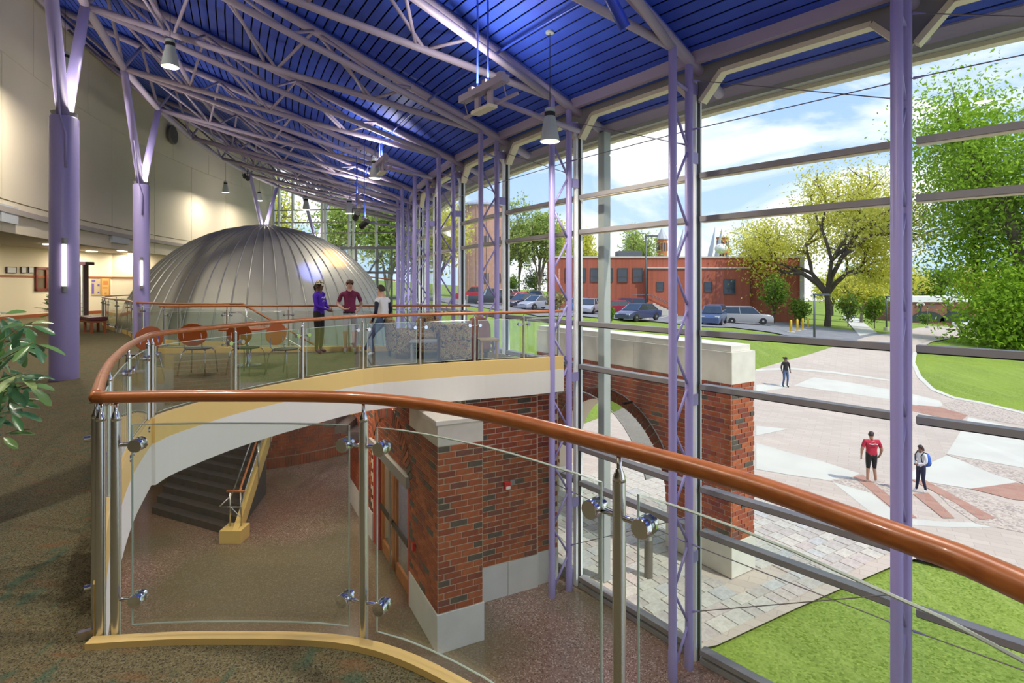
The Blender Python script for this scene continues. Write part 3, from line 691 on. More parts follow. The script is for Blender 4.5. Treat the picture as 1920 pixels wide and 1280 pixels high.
# glass canopy around the arch
gc = thing('arch_canopy', 'curved glass canopy clamped around the gateway arch', 'canopy', (W0[0]+WU[0]*AS, W0[1]+WU[1]*AS, AZ))
n = 18; A = []; Bv = []
for i in range(n+1):
    t = math.radians(18+144*i/n); rr_ = AR+0.28
    q = w03+wu3*(AS+rr_*math.cos(t))+Vector((0, 0, AZ+rr_*math.sin(t))); A.append(q+wn3*0.04); Bv.append(q+wn3*0.85)
mbg = MB().add(A+Bv, [(i, i+1, n+1+i+1, n+1+i) for i in range(n)]); mbg.build('glass_sheet', glass('canopy glass', (0.50, 0.55, 0.54), 0.10, 0.8), gc, smooth=True)
for q in (A, Bv): MB().path(q, 0.015, 6).build('edge_rail', alu, gc, smooth=True)
for i in (1, 6, 12, 17): MB().beam(A[i], A[i].lerp(Bv[i], 0.35), 0.06, 0.05).build('clamp', mat('dark bronze'  , (0, 0, 0)), gc)
# ================================================================== dome, stairs
DC, DR = Vector((-9.76, 22.0, -1.13)), 5.02
dome = thing('planetarium_dome', 'large silver standing-seam metal dome beyond the bridge', 'dome', (DC.x, DC.y, LOW))
zinc = mat('zinc dome cladding', (0.42, 0.42, 0.365), 0.56, 0.4, var=(0.38, 0.38, 0.33), scale=1.2)
seam_m = mat('zinc seam', (0.40, 0.41, 0.38), 0.45, 0.5)
NG = 64; NT = 14
def dpt_(th, ph, r=DR): return DC+Vector((r*math.sin(th)*math.cos(ph), r*math.sin(th)*math.sin(ph), r*math.cos(th)))
for g in range(NG):
    p0, p1 = 2*math.pi*g/NG, 2*math.pi*(g+1)/NG; vs = []; fs = []
    for i in range(NT+1):
        th = math.radians(1.5+(100-1.5)*i/NT); vs += [dpt_(th, p0), dpt_(th, (p0+p1)/2, DR), dpt_(th, p1)]
    for i in range(NT):
        for k in range(2): fs.append((3*i+k, 3*i+3+k, 3*i+4+k, 3*i+1+k))
    MB().add(vs, fs).build('gore_panel', zinc, dome, smooth=True)
    MB().path([dpt_(math.radians(3+(100-3)*i/NT), p0, DR+0.012) for i in range(NT+1)], 0.022, 4).build('standing_seam', seam_m, dome)
MB().lathe([(0.0, 0.10), (0.45, 0.03), (0.46, -0.02)], 32, DC+Vector((0, 0, DR))).build('crown_cap', zinc, dome, smooth=True)
drum = tag(MB().lathe([(DR-0.12, 0), (DR-0.12, 1.9)], 72, (DC.x, DC.y, LOW)).build('dome_drum', mortar), 'curved brick drum wall carrying the silver dome on the lower floor', 'wall')
field = MB()
for cidx in range(13):
    z = LOW+0.36+cidx*BP
    for i in range(100):
        t = 2*math.pi*(i+(cidx % 3)/3)/100
        if math.sin(t) > 0.2: continue
        n_ = Vector((math.cos(t), math.sin(t), 0)); u_ = Vector((-n_.y, n_.x, 0)); field.obox(Vector((DC.x, DC.y, z+0.05))+n_*(DR-0.115), u_*0.144, n_*0.012, (0, 0, 0.045))
for i in range(336):
    t = 2*math.pi*i/336
    if math.sin(t) > 0.2: continue
    n_ = Vector((math.cos(t), math.sin(t), 0)); u_ = Vector((-n_.y, n_.x, 0)); field.obox(Vector((DC.x, DC.y, LOW+0.17))+n_*(DR-0.115), u_*0.039, n_*0.013, (0, 0, 0.16))
o = field.build('brickwork', mat('red brick field', (0, 0, 0)), drum); o['kind'] = 'stuff'
# ---- stair rising from the lower floor
N0 = onz(431, 1020, LOW); RU = Vector((-0.17, 0.985, 0)); TV = Vector((-0.90, 0.43, 0)); ST0 = N0+RU*0.35
tread_m = mat('dark stair rubber', (0.055, 0.045, 0.050), 0.5, var=(0.075, 0.06, 0.065), scale=5); nosing_m = mat('violet stair nosing', (0.34, 0.29, 0.40), 0.5)
stair = thing('lower_staircase', 'dark staircase with yellow stringer rising from the lower floor', 'staircase', N0)
for i in range(9):
    o = ST0+RU*0.30*i; z0 = LOW; z1 = LOW+0.165*(i+1)
    q = [o, o+TV*3.1, o+TV*3.1+RU*0.32, o+RU*0.32]
    sp_ = MB().prism([(p.x, p.y) for p in q], z0, z1).build('step', tread_m, stair)
    MB().beam(o+Vector((0, 0, z1-0.015)), o+TV*3.1+Vector((0, 0, z1-0.015)), 0.03, 0.04).build('nosing', nosing_m, sp_)
off = Vector((0.985, 0.17, 0))*0.10
MB().beam(N0+RU*0.1+off+Vector((0, 0, 0.12)), N0+RU*4.6+off+Vector((0, 0, 0.12+4.5*0.55)), 0.12, 0.36).build('stringer', yellow, stair)
MB().box(N0+Vector((0, 0.22, 0.15)), (0.49, 0.44, 0.30), 0.0).build('newel_block', yellow, stair, bevel=0.01)
hr = [N0+off+Vector((0, 0.25, 1.12)), N0+off+RU*0.5+Vector((0, 0, 1.14)), N0+off+RU*4.6+Vector((0, 0, 1.14+4.1*0.55))]
MB().path(hr, 0.026, 10).build('handrail', wood, stair, smooth=True)
MB().tube(N0+Vector((-0.20, 0.25, 1.10)), N0+Vector((0.22, 0.25, 1.10)), 0.026, 10).build('handrail', wood, stair, smooth=True)
for x in (-0.12, 0.12): MB().tube(N0+Vector((x, 0.25, 0.3)), N0+Vector((x, 0.25, 1.08)), 0.021, 10).build('post', steel, stair, smooth=True)
MB().path([N0+Vector((-0.30, 0.1, 0.80)), N0+Vector((0.20, 0.1, 0.80)), N0+off+RU*0.5+Vector((0.05, 0, 0.92)), N0+off+RU*4.5+Vector((0.05, 0, 0.92+4*0.55))], 0.016, 8).build('grab_rail', steel, stair, smooth=True)
MB().path([N0+Vector((-0.30, 0.1, 0.80)), N0+Vector((-0.16, 0.4, 0.95)), N0-off*1.0+RU*4.5+Vector((0, 0, 0.92+4*0.55))], 0.016, 8).build('grab_rail', steel, stair, smooth=True)
MB().tube(N0+Vector((-0.12, 0.25, 0.75)), N0+Vector((0.12, 0.25, 0.5)), 0.01, 6).build('brace', steel, stair)
for i in range(1, 4):
    o = N0+off+RU*(0.55+1.15*i)+Vector((0.06, 0, 0.55*(1.15*i)))
    MB().tube(o+Vector((0, 0, 0.05)), o+Vector((0, 0, 1.15)), 0.021, 8).build('post', steel, stair, smooth=True)
MB().add([N0+off+RU*0.6+Vector((0.03, 0, 0.5)), N0+off+RU*4.4+Vector((0.03, 0, 0.5+3.8*0.55)), N0+off+RU*4.4+Vector((0.03, 0, 1.0+3.8*0.55)), N0+off+RU*0.6+Vector((0.03, 0, 1.0))], [(0, 1, 2, 3)]).build('glass_panel', rail_m, stair)
# ---- stair descending behind the bridge
st2 = thing('upper_staircase', 'staircase descending between the bridge and the dome', 'staircase', (-7.2, 13.5, 0))
for i in range(16):
    x = -7.2+0.29*i; z = -0.165*(i+1); MB().bbox((x, 13.45, z-0.2), (x+0.31, 14.55, z)).build('step', tread_m, st2)
MB().beam((-7.2, 14.62, -0.05), (-2.6, 14.62, -0.05-4.6*0.569), 0.08, 0.34).build('stringer', yellow, st2)
MB().path([(-7.6, 14.6, 1.09), (-7.1, 14.6, 1.09), (-2.6, 14.6, 1.09-4.5*0.569)], 0.027, 10).build('handrail', wood, st2, smooth=True)
MB().path([(-7.4, 14.5, 0.86), (-7.1, 14.5, 0.86), (-2.6, 14.5, 0.86-4.5*0.569)], 0.015, 8).build('grab_rail', steel, st2, smooth=True)
for i in range(5):
    x = -7.0+1.05*i; z = -0.569*(x+7.1); MB().tube((x, 14.62, z-0.2), (x, 14.62, z+1.07), 0.02, 8).build('post', steel, st2, smooth=True)
MB().add([(-7.0, 14.6, 0.15), (-2.8, 14.6, 0.15-4.2*0.569), (-2.8, 14.6, 0.95-4.2*0.569), (-7.0, 14.6, 0.95)], [(0, 1, 2, 3)]).build('glass_panel', rail_m, st2)
# ---- grey framed glass lift enclosure at the far end
lx = thing('lift_enclosure', 'grey framed glass lift enclosure behind the right shoulder of the dome', 'enclosure', (-6.8, 28.3, LOW))
greyf = mat('dark grey frame', (0.14, 0.16, 0.17), 0.45)
for x in (-8.7, -7.98, -6.88, -6.15): MB().bbox((x-0.05, 28.3, LOW), (x+0.05, 28.4, 3.45)).build('post', greyf, lx)
for z in (-1.5, 0.9, 2.2, 3.45): MB().bbox((-8.75, 28.28, z-0.05), (-5.75, 28.38, z+0.05)).build('rail', greyf, lx)
for x0, x1 in ((-8.7, -7.98), (-7.98, -6.88), (-6.88, -6.15)): MB().add([(x0, 28.35, LOW), (x1, 28.35, LOW), (x1, 28.35, 3.4), (x0, 28.35, 3.4)], [(0, 1, 2, 3)]).build('pane', glass('lift glass', (0.78, 0.85, 0.83), 0.10, 0.8), lx)
MB().beam((-7.3, 28.25, 2.2), (-6.6, 28.25, 3.3), 0.05, 0.08).build('brace', greyf, lx)
MB().path([(-8.6, 28.1, 1.35), (-7.7, 28.1, 1.35), (-7.7, 28.1, 2.05), (-5.9, 28.1, 1.80)], 0.035, 8).build('handrail', wood, lx)
# ---- tall grey post carrying the eaves outdoors
op = onz(1133, 1086, LOW); tag(MB().box((op.x, op.y, (LOW+4.6)/2), (0.17, 0.17, 4.6-LOW), 0.6).build('eave_post', mat('grey green post paint', (0.36, 0.40, 0.38), 0.5)), 'tall grey green square post outside the glass', 'post')
bo = onz(1216, 1082, LOW); bl = thing('bollard_light', 'stout grey metal bollard light on the pavers', 'bollard', bo)
bz = mat('bronze bollard paint', (0.22, 0.20, 0.17), 0.4, 0.5)
MB().lathe([(0.085, 0), (0.085, 0.76)], 18, bo).build('shaft', bz, bl, smooth=True, auto=40); MB().lathe([(0.078, 0.76), (0.078, 0.84)], 18, bo).build('lens', steel, bl, smooth=True, auto=40)
MB().lathe([(0.085, 0.84), (0.085, 0.96), (0.07, 1.0), (0.0, 1.03)], 18, bo).build('cap', bz, bl, smooth=True, auto=40)
# ================================================================== ground outdoors
def sstep(a, b, x): t = max(0, min(1, (x-a)/(b-a))); return t*t*(3-2*t)
def g(X, Y):
    hill = -0.82-0.065*X; hill = max(hill, -7.2); return (LOW-0.03)*(1-sstep(24, 47, Y))+hill*sstep(24, 47, Y)
def unp(px, py):
    Y = 2.0
    while Y < 400:
        p = at(px, py, Y)
        if p.z <= g(p.x, p.y): break
        Y += 0.1 if Y < 60 else 0.5
    return (p.x, p.y)
def drape(name, poly, off, m, step=2.5, kind='structure', parent=None, label=None):
    bm = bmesh.new(); vs = [bm.verts.new((p[0], p[1], 0)) for p in poly]
    f = bm.faces.new(vs); f.normal_update()
    if f.normal.z < 0: f.normal_flip()
    xs = [p[0] for p in poly]; ys = [p[1] for p in poly]
    for ax, lo, hi in ((0, min(xs), max(xs)), (1, min(ys), max(ys))):
        v = math.floor(lo/step)*step+step; stp = step
        while v < hi:
            co = [0, 0, 0]; no = [0, 0, 0]; co[ax] = v; no[ax] = 1
            bmesh.ops.bisect_plane(bm, geom=bm.verts[:]+bm.edges[:]+bm.faces[:], plane_co=co, plane_no=no)
            v += stp if (ax == 0 or v < 60) else stp*3
    bmesh.ops.triangulate(bm, faces=bm.faces[:])
    for v in bm.verts: v.co.z = g(v.co.x, v.co.y)+off
    me = bpy.data.meshes.new(name); bm.to_mesh(me); bm.free(); me.materials.append(m)
    o = bpy.data.objects.new(name, me); COL.objects.link(o); ORG[o.name] = Vector((0, 0, 0))
    if parent: o.parent = parent
    elif kind: o['kind'] = kind
    if label: o['label'] = label
    return o
grass_m = speckle('mown grass', (0.19, 0.265, 0.045), [((0.23, 0.31, 0.06), 0.4), ((0.13, 0.20, 0.025), 0.75), ((0.27, 0.36, 0.07), 0.92)], 26, 0.9,
    patch=[((0.25, 0.34, 0.045), 0.45, 0.6, 0.25, (1, 1, 1), 0.5), ((0.33, 0.41, 0.11), 0.52, 0.7, 0.9, (4, 0.5, 1), 0.35)], spec=0.1)
def lawn_grid():
    xs = [-260, -160, -90, -60, -40, -30, -22]+[-16+2*i for i in range(48)]+[86, 96, 110, 140, 180, 260]; ys = [3+1.5*i for i in range(36)]+[60, 64, 70, 80, 95, 120, 160, 300]
    n = len(ys); vs = [(x, y, g(x, y)-0.06) for x in xs for y in ys]; fs = [(i*n+j, (i+1)*n+j, (i+1)*n+j+1, i*n+j+1) for i in range(len(xs)-1) for j in range(n-1)]
    return st(MB().add(vs, fs).build('lawn', grass_m, smooth=True), 'mown green lawn')
lawn_grid()
def pavemat(name, c1, c2, mo, sx=1.6, sy=4.0):
    m = bpy.data.materials.new(name); m.use_nodes = True; nt = m.node_tree; b = nt.nodes['Principled BSDF']; b.inputs['Roughness'].default_value = 0.85; N = nt.nodes.new; L = nt.links.new
    tc = N('ShaderNodeTexCoord'); mp = N('ShaderNodeMapping'); mp.inputs['Rotation'].default_value = (0, 0, 0.56); L(tc.outputs['Object'], mp.inputs[0])
    bt = N('ShaderNodeTexBrick'); bt.inputs['Color1'].default_value = (*c1, 1); bt.inputs['Color2'].default_value = (*c2, 1); bt.inputs['Mortar'].default_value = (*mo, 1)
    bt.inputs['Scale'].default_value = 1.0; bt.inputs['Brick Width'].default_value = 1/sx; bt.inputs['Row Height'].default_value = 1/sy; bt.inputs['Mortar Size'].default_value = 0.008; L(mp.outputs[0], bt.inputs['Vector'])
    nz = N('ShaderNodeTexNoise'); nz.inputs['Scale'].default_value = 0.35; mx = N('ShaderNodeMixRGB'); mx.blend_type = 'MULTIPLY'; mx.inputs[0].default_value = 0.25
    L(tc.outputs['Object'], nz.inputs['Vector']); L(bt.outputs[0], mx.inputs[1]); L(nz.outputs[0], mx.inputs[2]); L(mx.outputs[0], b.inputs['Base Color']); return m
plaza_m = pavemat('plaza pavers', (0.62, 0.525, 0.435), (0.56, 0.465, 0.385), (0.47, 0.39, 0.32))
edge = [onz(1345, 1207, LOW), onz(1500, 1135, LOW), onz(1665, 1063, LOW), onz(1715, 1046, LOW), onz(1920, 1096, LOW), Vector((11, 8, 0)), Vector((24, 14, 0))]
rl = [unp(*p) for p in ((1990, 800), (1920, 775), (1850, 757), (1790, 745), (1752, 730), (1728, 706), (1716, 680), (1720, 660), (1745, 642), (1790, 633), (1850, 628), (1990, 624))]
fac = [PO(35.05, a) for a in (38.6, 37, 34.5, 30.2, 26, 22)]
plz = [(p.x, p.y) for p in edge]+rl+[unp(1990, 612)]+[unp(*p) for p in ((1840, 612), (1740, 612), (1700, 618), (1660, 626), (1600, 641), (1520, 664), (1425, 691), (1390, 703))]+[(6.0, 27.0), (1.5, 21.5)]+[(p.x, p.y) for p in reversed(fac)]
plaza = drape('plaza', plz, 0.015, plaza_m, 1.5, label='paved plaza outside')
conc = mat('pale concrete', (0.60, 0.585, 0.50), 0.85, var=(0.55, 0.53, 0.46), scale=0.8)
redpav = pavemat('red brick paving', (0.50, 0.27, 0.19), (0.42, 0.21, 0.15), (0.40, 0.30, 0.24), 3, 6)
aggr = speckle('exposed aggregate', (0.46, 0.38, 0.31), [((0.56, 0.47, 0.39), 0.4), ((0.34, 0.28, 0.24), 0.75)], 18, 0.9)
def band(name, pts, m, off): return drape(name, [unp(*p) for p in pts], off, m, 1.5, parent=plaza)
band('concrete_band', ((1418, 722), (1480, 722), (1476, 728), (1418, 736)), conc, 0.022)
band('concrete_band', ((1487, 724), (1526, 708), (1600, 719), (1668, 731), (1668, 750), (1580, 737)), conc, 0.022)
band('concrete_band', ((1418, 693), (1480, 690), (1560, 697), (1668, 712), (1668, 715), (1560, 700), (1480, 693), (1418, 697)), conc, 0.022)
band('concrete_band', ((1418, 800), (1479, 805), (1418, 818)), conc, 0.022)
band('concrete_band', ((1418, 832), (1470, 848), (1540, 866), (1612, 890), (1600, 895), (1552, 903), (1490, 893), (1418, 882)), conc, 0.022)
band('concrete_band', ((1600, 765), (1668, 775), (1668, 785)), conc, 0.022)
band('concrete_band', ((1705, 738), (1762, 752), (1768, 762), (1740, 766), (1705, 762)), conc, 0.022)
band('concrete_band', ((1816, 783), (1920, 806), (1920, 880), (1800, 858), (1775, 853), (1800, 812)), conc, 0.022)
band('concrete_band', ((1705, 888), (1775, 855), (1860, 880), (1910, 908), (1820, 918), (1705, 900)), conc, 0.024)
band('aggregate_band', ((1768, 758), (1800, 748), (1850, 757), (1920, 772), (1920, 800), (1840, 785), (1790, 772)), aggr, 0.022)
band('aggregate_band', ((1772, 853), (1850, 868), (1920, 888), (1920, 910), (1860, 890)), aggr, 0.026)
band('aggregate_band', ((1735, 905), (1800, 918), (1920, 952), (1920, 1000), (1830, 985), (1780, 950)), aggr, 0.022)
band('aggregate_band', ((1552, 903), (1610, 893), (1668, 910), (1668, 925), (1640, 930)), aggr, 0.020)
band('red_paving_band', ((1705, 757), (1760, 764), (1815, 780), (1800, 792), (1705, 770)), redpav, 0.022)
band('red_paving_band', ((1600, 895), (1618, 892), (1720, 975), (1692, 972)), redpav, 0.028)
band('red_paving_band', ((1706, 900), (1735, 903), (1868, 976), (1838, 978), (1790, 945)), redpav, 0.028)
band('red_paving_band', ((1712, 930), (1740, 925), (1790, 975), (1768, 976)), redpav, 0.030)
band('red_paving_band', ((1820, 918), (1905, 908), (1960, 920), (1960, 945), (1900, 940)), redpav, 0.028)
band('concrete_band', ((1560, 905), (1600, 897), (1690, 974), (1780, 982), (1920, 985), (1920, 992), (1780, 992), (1660, 985)), conc, 0.018)
drape('lawn_kerb', [(p[0], p[1]) for p in rl[:8]]+[unp(*p) for p in ((1712, 660), (1708, 680), (1720, 708), (1746, 733), (1786, 748), (1848, 760), (1920, 778), (1990, 803))], 0.03, conc, 2.5, parent=plaza)
asphalt = mat('asphalt', (0.19, 0.19, 0.20), 0.9, var=(0.25, 0.25, 0.26), scale=1.2)
lot = drape('parking_lot', [unp(*p) for p in ((860, 571), (950, 582), (1010, 593), (1090, 593), (1180, 600), (1240, 604), (1320, 612), (1375, 614), (1440, 622), (1500, 634), (1560, 646), (1600, 641), (1660, 626), (1560, 616), (1470, 602))]+[(34, 68), (5, 70), (-12, 78), (-14, 74)], 0.02, asphalt, 2.0, label='grey asphalt parking lot')
drape('hill_path', [unp(*p) for p in ((1578, 591), (1600, 589), (1645, 624), (1612, 630))], 0.03, conc, 2.0, label='pale path climbing the grassy slope')
for a, b in (((1230, 598), (1275, 588)), ((1262, 604), (1310, 596))):
    p, q = unp(*a), unp(*b); MB().beam((p[0], p[1], g(*p)+0.03), (q[0], q[1], g(*q)+0.03), 0.12, 0.012).build('stall_line', conc, lot)
# near pavers, laid one by one
lawn_a, lawn_d = edge[0], (edge[2]-edge[0]).normalized()
cands = []
pu = Vector((0.86, 0.51, 0)); pv = Vector((-0.51, 0.86, 0)); po = Vector((2.6, 9.0, 0)); row = 0; y = -3.0
while y < 7.0:
    ph_ = 0.36 if row % 2 else 0.27; x = -3.0-random.uniform(0, 0.4)
    while x < 8.0:
        pw = random.choice((0.27, 0.36, 0.45, 0.45)); c = po+pu*(x+pw/2)+pv*(y+ph_/2); x += pw
        if (c-Vector((CCX, CCY, 0))).length > 34.85: continue
        if lawn_d.cross(c-lawn_a).z < 0.25: continue
        s_ = (c-w03).dot(wu3); t_ = (c-w03).dot(we3)
        if -0.3 < s_ < AS-AR+0.2 and -0.25 < t_ < WT+0.25: continue
        cands.append((c.length, c, pw, ph_))
    y += ph_; row += 1
cands.sort(key=lambda t: t[0])
pvm = mat('tumbled paver', (0.5, 0.45, 0.4), 0.85, rnd=[((0.56, 0.53, 0.46), 3), ((0.60, 0.55, 0.47), 3), ((0.50, 0.45, 0.40), 3), ((0.55, 0.47, 0.42), 2), ((0.52, 0.51, 0.48), 2)], var=(0.80, 0.80, 0.80), scale=14)
pm = {}; rest = MB()
for i, (_, c, pw, ph_) in enumerate(cands):
    if i < 300:
        if (pw, ph_) not in pm:
            b_ = 0.006; x, y = pw/2-0.007, ph_/2-0.007
            me = MB().add([(-x, -y, 0), (x, -y, 0), (x, y, 0), (-x, y, 0), (-x+b_, -y+b_, 0.02), (x-b_, -y+b_, 0.02), (x-b_, y-b_, 0.02), (-x+b_, y-b_, 0.02)], [(4, 5, 6, 7), (0, 1, 5, 4), (1, 2, 6, 5), (2, 3, 7, 6), (3, 0, 4, 7)]).mesh('paver'); me.materials.append(pvm); pm[(pw, ph_)] = me
        M = Matrix((pu.to_4d(), pv.to_4d(), (0, 0, 1, 0), (0, 0, 0, 1))).transposed(); M[3][3] = 1; M[3][0] = M[3][1] = M[3][2] = 0
        M.translation = Vector((c.x, c.y, LOW-0.012+random.uniform(-0.002, 0.002))); inst(pm[(pw, ph_)], 'paver', plaza, M)
    else: rest.obox((c.x, c.y, LOW-0.004), pu*(pw/2-0.007), pv*(ph_/2-0.007), (0, 0, 0.01))
if rest.v: o = rest.build('paver_field', pvm, plaza); o['kind'] = 'stuff'
# ================================================================== buildings
fbrick = pavemat('far brick wall', (0.46, 0.125, 0.065), (0.40, 0.105, 0.055), (0.42, 0.16, 0.10), 1.5, 5); darkglass = mat('dark window glass', (0.03, 0.04, 0.055), 0.12, spec=0.8)
tanbrick = mat('orange tan brick', (0.54, 0.33, 0.25), 0.85, var=(0.48, 0.27, 0.20), scale=2)
YB = 66.0
def bx(px): return (px-CX)/F*YB
def bz_(py): return EYE+(HY-py)/F*YB
bd = thing('brick_building', 'long flat-roofed red brick building across the parking lot', 'building', (bx(1270), YB, -3.2))
MB().bbox((bx(1040), YB, -3.5), (bx(1507), YB+14, bz_(482))).build('wall', fbrick, bd)
MB().bbox((bx(1212), YB-0.9, -3.5), (bx(1400), YB, bz_(503))).build('wing', fbrick, bd)
MB().bbox((bx(1039), YB-0.12, bz_(483)), (bx(1508), YB+14, bz_(480.5))).build('coping', conc, bd)
MB().bbox((bx(1210), YB-1.05, bz_(503.5)), (bx(1401), YB, bz_(501.5))).build('coping', conc, bd)
MB().bbox((bx(1499), YB-0.15, -3.2), (bx(1507), YB, bz_(482))).build('corner_pilaster', conc, bd)
for i, (x0, x1, y0, y1, yy) in enumerate(((1060, 1072, 503, 527, 0), (1083, 1098, 503, 527, 0), (1108, 1122, 503, 527, 0), (1134, 1148, 503, 527, 0), (1159, 1176, 503, 528, 0), (1187, 1204, 503, 528, 0), (1228, 1240, 529, 544, .9), (1316, 1329, 529, 546, .9), (1352, 1372, 524, 550, .9), (1381, 1402, 524, 550, .6))):
    yq = YB-yy
    wd = MB()
    for a, b, c_, d_ in ((x0-0.8, x1+0.8, y0-0.8, y0), (x0-0.8, x1+0.8, y1, y1+1.2), (x0-0.8, x0, y0, y1), (x1, x1+0.8, y0, y1), (x0, x1, (y0*0.4+y1*0.6), (y0*0.4+y1*0.6)+0.5)):
        wd.bbox((bx(a), yq-0.10, bz_(d_)), (bx(b), yq+0.02, bz_(c_)))
    w_ = wd.build('window_frame', mat('bronze frame', (0.10, 0.085, 0.07), 0.5), bd)
    MB().bbox((bx(x0), yq-0.03, bz_(y1)), (bx(x1), yq, bz_(y0))).build('pane', darkglass, w_)
MB().bbox((bx(1162), YB+0.6, bz_(484)), (bx(1206), YB+3, bz_(469.5))).build('rooftop_unit', mat('grey rooftop metal', (0.10, 0.11, 0.13), 0.6), bd)
ent = thing('entrance_steps', 'pale steps with handrails against the red brick building', 'steps', (bx(1215), YB-4, -2.2))
for i in range(7): MB().bbox((bx(1212)+0.42*i, YB-2.6, -2.6), (bx(1212)+0.42*(i+1), YB-1.0, -0.55-0.2*i)).build('step', conc, ent)
MB().bbox((bx(1175), YB-2.8, -2.6), (bx(1213), YB-1.0, -0.5)).build('landing', fbrick, ent)
for yy in (YB-2.7, YB-1.1): MB().path([(bx(1180), yy, 0.4), (bx(1213), yy, 0.4), (bx(1213)+2.9, yy, -1.0)], 0.035, 6).build('handrail', mat('grey rooftop metal', (0, 0, 0)), ent)
def turret(label, px, Y, r_, y0, y1, y2, cone):
    c = at(px, y1, Y); t = thing('turret', label, 'tower', (c.x, c.y, -3)); zt = c.z
    MB().lathe([(r_, 0), (r_, zt+3), (r_*1.1, zt+3), (r_*1.1, zt+3.3)], 12, (c.x, c.y, -3)).build('shaft', mat('orange brick', (0.55, 0.20, 0.08), 0.8), t)
    for i in range(12):
        a = 2*math.pi*(i+0.5)/12; n_ = Vector((math.cos(a), math.sin(a), 0)); u_ = Vector((-n_.y, n_.x, 0))
        for zz in (zt-1.3, zt-4.0): MB().obox((c.x+n_.x*r_*0.97, c.y+n_.y*r_*0.97, zz), u_*r_*0.12, n_*0.06, (0, 0, 0.8)).build('window', darkglass, t)
    if cone: MB().lathe([(r_*1.15, 0), (0.03, at(px, y2, Y).z-zt)], 12, (c.x, c.y, zt+0.3)).build('spire', mat('slate spire', (0.42, 0.43, 0.45), 0.5), t)
    return t
turret('orange brick turret with grey conical spire above the red building', 1241, 110, 1.1, 480, 451, 430, True)
turret('short orange brick tower top behind the yellow green tree', 1355, 120, 1.25, 480, 447, 440, False)
MB().sphere((0, 0, 0), 1, 8, 6)
fin_m = mat('pale grey sculpture metal', (0.45, 0.48, 0.56), 0.4, 0.3)
for px, top, lab in ((1279, 430, 'slender grey blade sculpture right of the conical turret'), (1339, 426, 'grey blade sculpture left of the short brick tower'), (1352, 426, 'grey blade sculpture touching the short brick tower')):
    a, b = at(px-6, 470, 118), at(px+2, top, 118); tag(MB().path([a-Vector((0.6, 0, 3)), a, b], [0.55, 0.5, 0.04], 4).build('blade_sculpture', fin_m), lab, 'sculpture')
dm = at(1352, 466, 100); tag(MB().sphere(dm, (1.1, 1.1, 0.9), 16, 10).build('roof_dome', mat('white roof', (0.8, 0.8, 0.8), 0.5), smooth=True), 'small white roof dome behind the red building', 'dome')
tw = at(903, 384, 85); t = thing('round_tower', 'round brick tower with shallow conical roof left of the parking lot', 'tower', (tw.x, tw.y, -1))
MB().lathe([(3.5, 0), (3.5, tw.z+0.6)], 48, (tw.x, tw.y, -1)).build('wall', tanbrick, t, smooth=True, auto=30); MB().lathe([(3.75, 0), (3.75, 0.25), (0.3, 1.35)], 48, (tw.x, tw.y, tw.z-0.4)).build('roof', fin_m, t)
for a in range(-170, 0, 24): MB().box((tw.x+3.52*math.cos(math.radians(a)), tw.y+3.52*math.sin(math.radians(a)), (tw.z-1)/2), (0.16, 0.16, tw.z+0.9), math.radians(a)).build('rib', tanbrick, t)
for a in (-75, -40):
    for z in (2.5, 8.0): MB().box((tw.x+3.5*math.cos(math.radians(a)), tw.y+3.5*math.sin(math.radians(a)), z), (0.15, 0.7, 1.5), math.radians(a)).build('window', darkglass, t)
YF = 112; fb = thing('far_brick_hall', 'low dark brick hall with arched windows beyond the right lawn', 'building', (at(1770, 600, YF).x, YF, -8))
MB().bbox((at(1690, 0, YF).x, YF, -9), (at(1850, 0, YF).x, YF+10, at(0, 566, YF).z)).build('wall', mat('dark brown brick', (0.20, 0.085, 0.06), 0.85, var=(0.27, 0.12, 0.08), scale=1), fb)
MB().bbox((at(1688, 0, YF).x, YF-0.3, at(0, 566, YF).z), (at(1852, 0, YF).x, YF+10, at(0, 556, YF).z)).build('roof_band', mat('white roof', (0, 0, 0)), fb)
for px in (1725, 1779):
    c = at(px, 578, YF); w_ = MB().bbox((c.x-0.25, YF-0.1, c.z-0.8), (c.x+0.25, YF, c.z+0.9)).build('window', darkglass, fb)
    MB().path([(c.x-0.75, YF-0.1, c.z+0.6), (c.x-0.45, YF-0.1, c.z+1.1), (c.x+0.45, YF-0.1, c.z+1.1), (c.x+0.75, YF-0.1, c.z+0.6)], 0.22, 5).build('arch_trim', lime, w_)
for px in (1738, 1795): 
    c = at(px, 598, YF); MB().prism_uv([(3.6*math.cos(math.pi*i/10), 2.2*math.sin(math.pi*i/10)) for i in range(11)], (c.x, YF, c.z-0.6), (1, 0, 0), (0, 0, 1), (0, -1, 0), -0.02, 0.06).build('archway', darkglass, fb, fix=True)
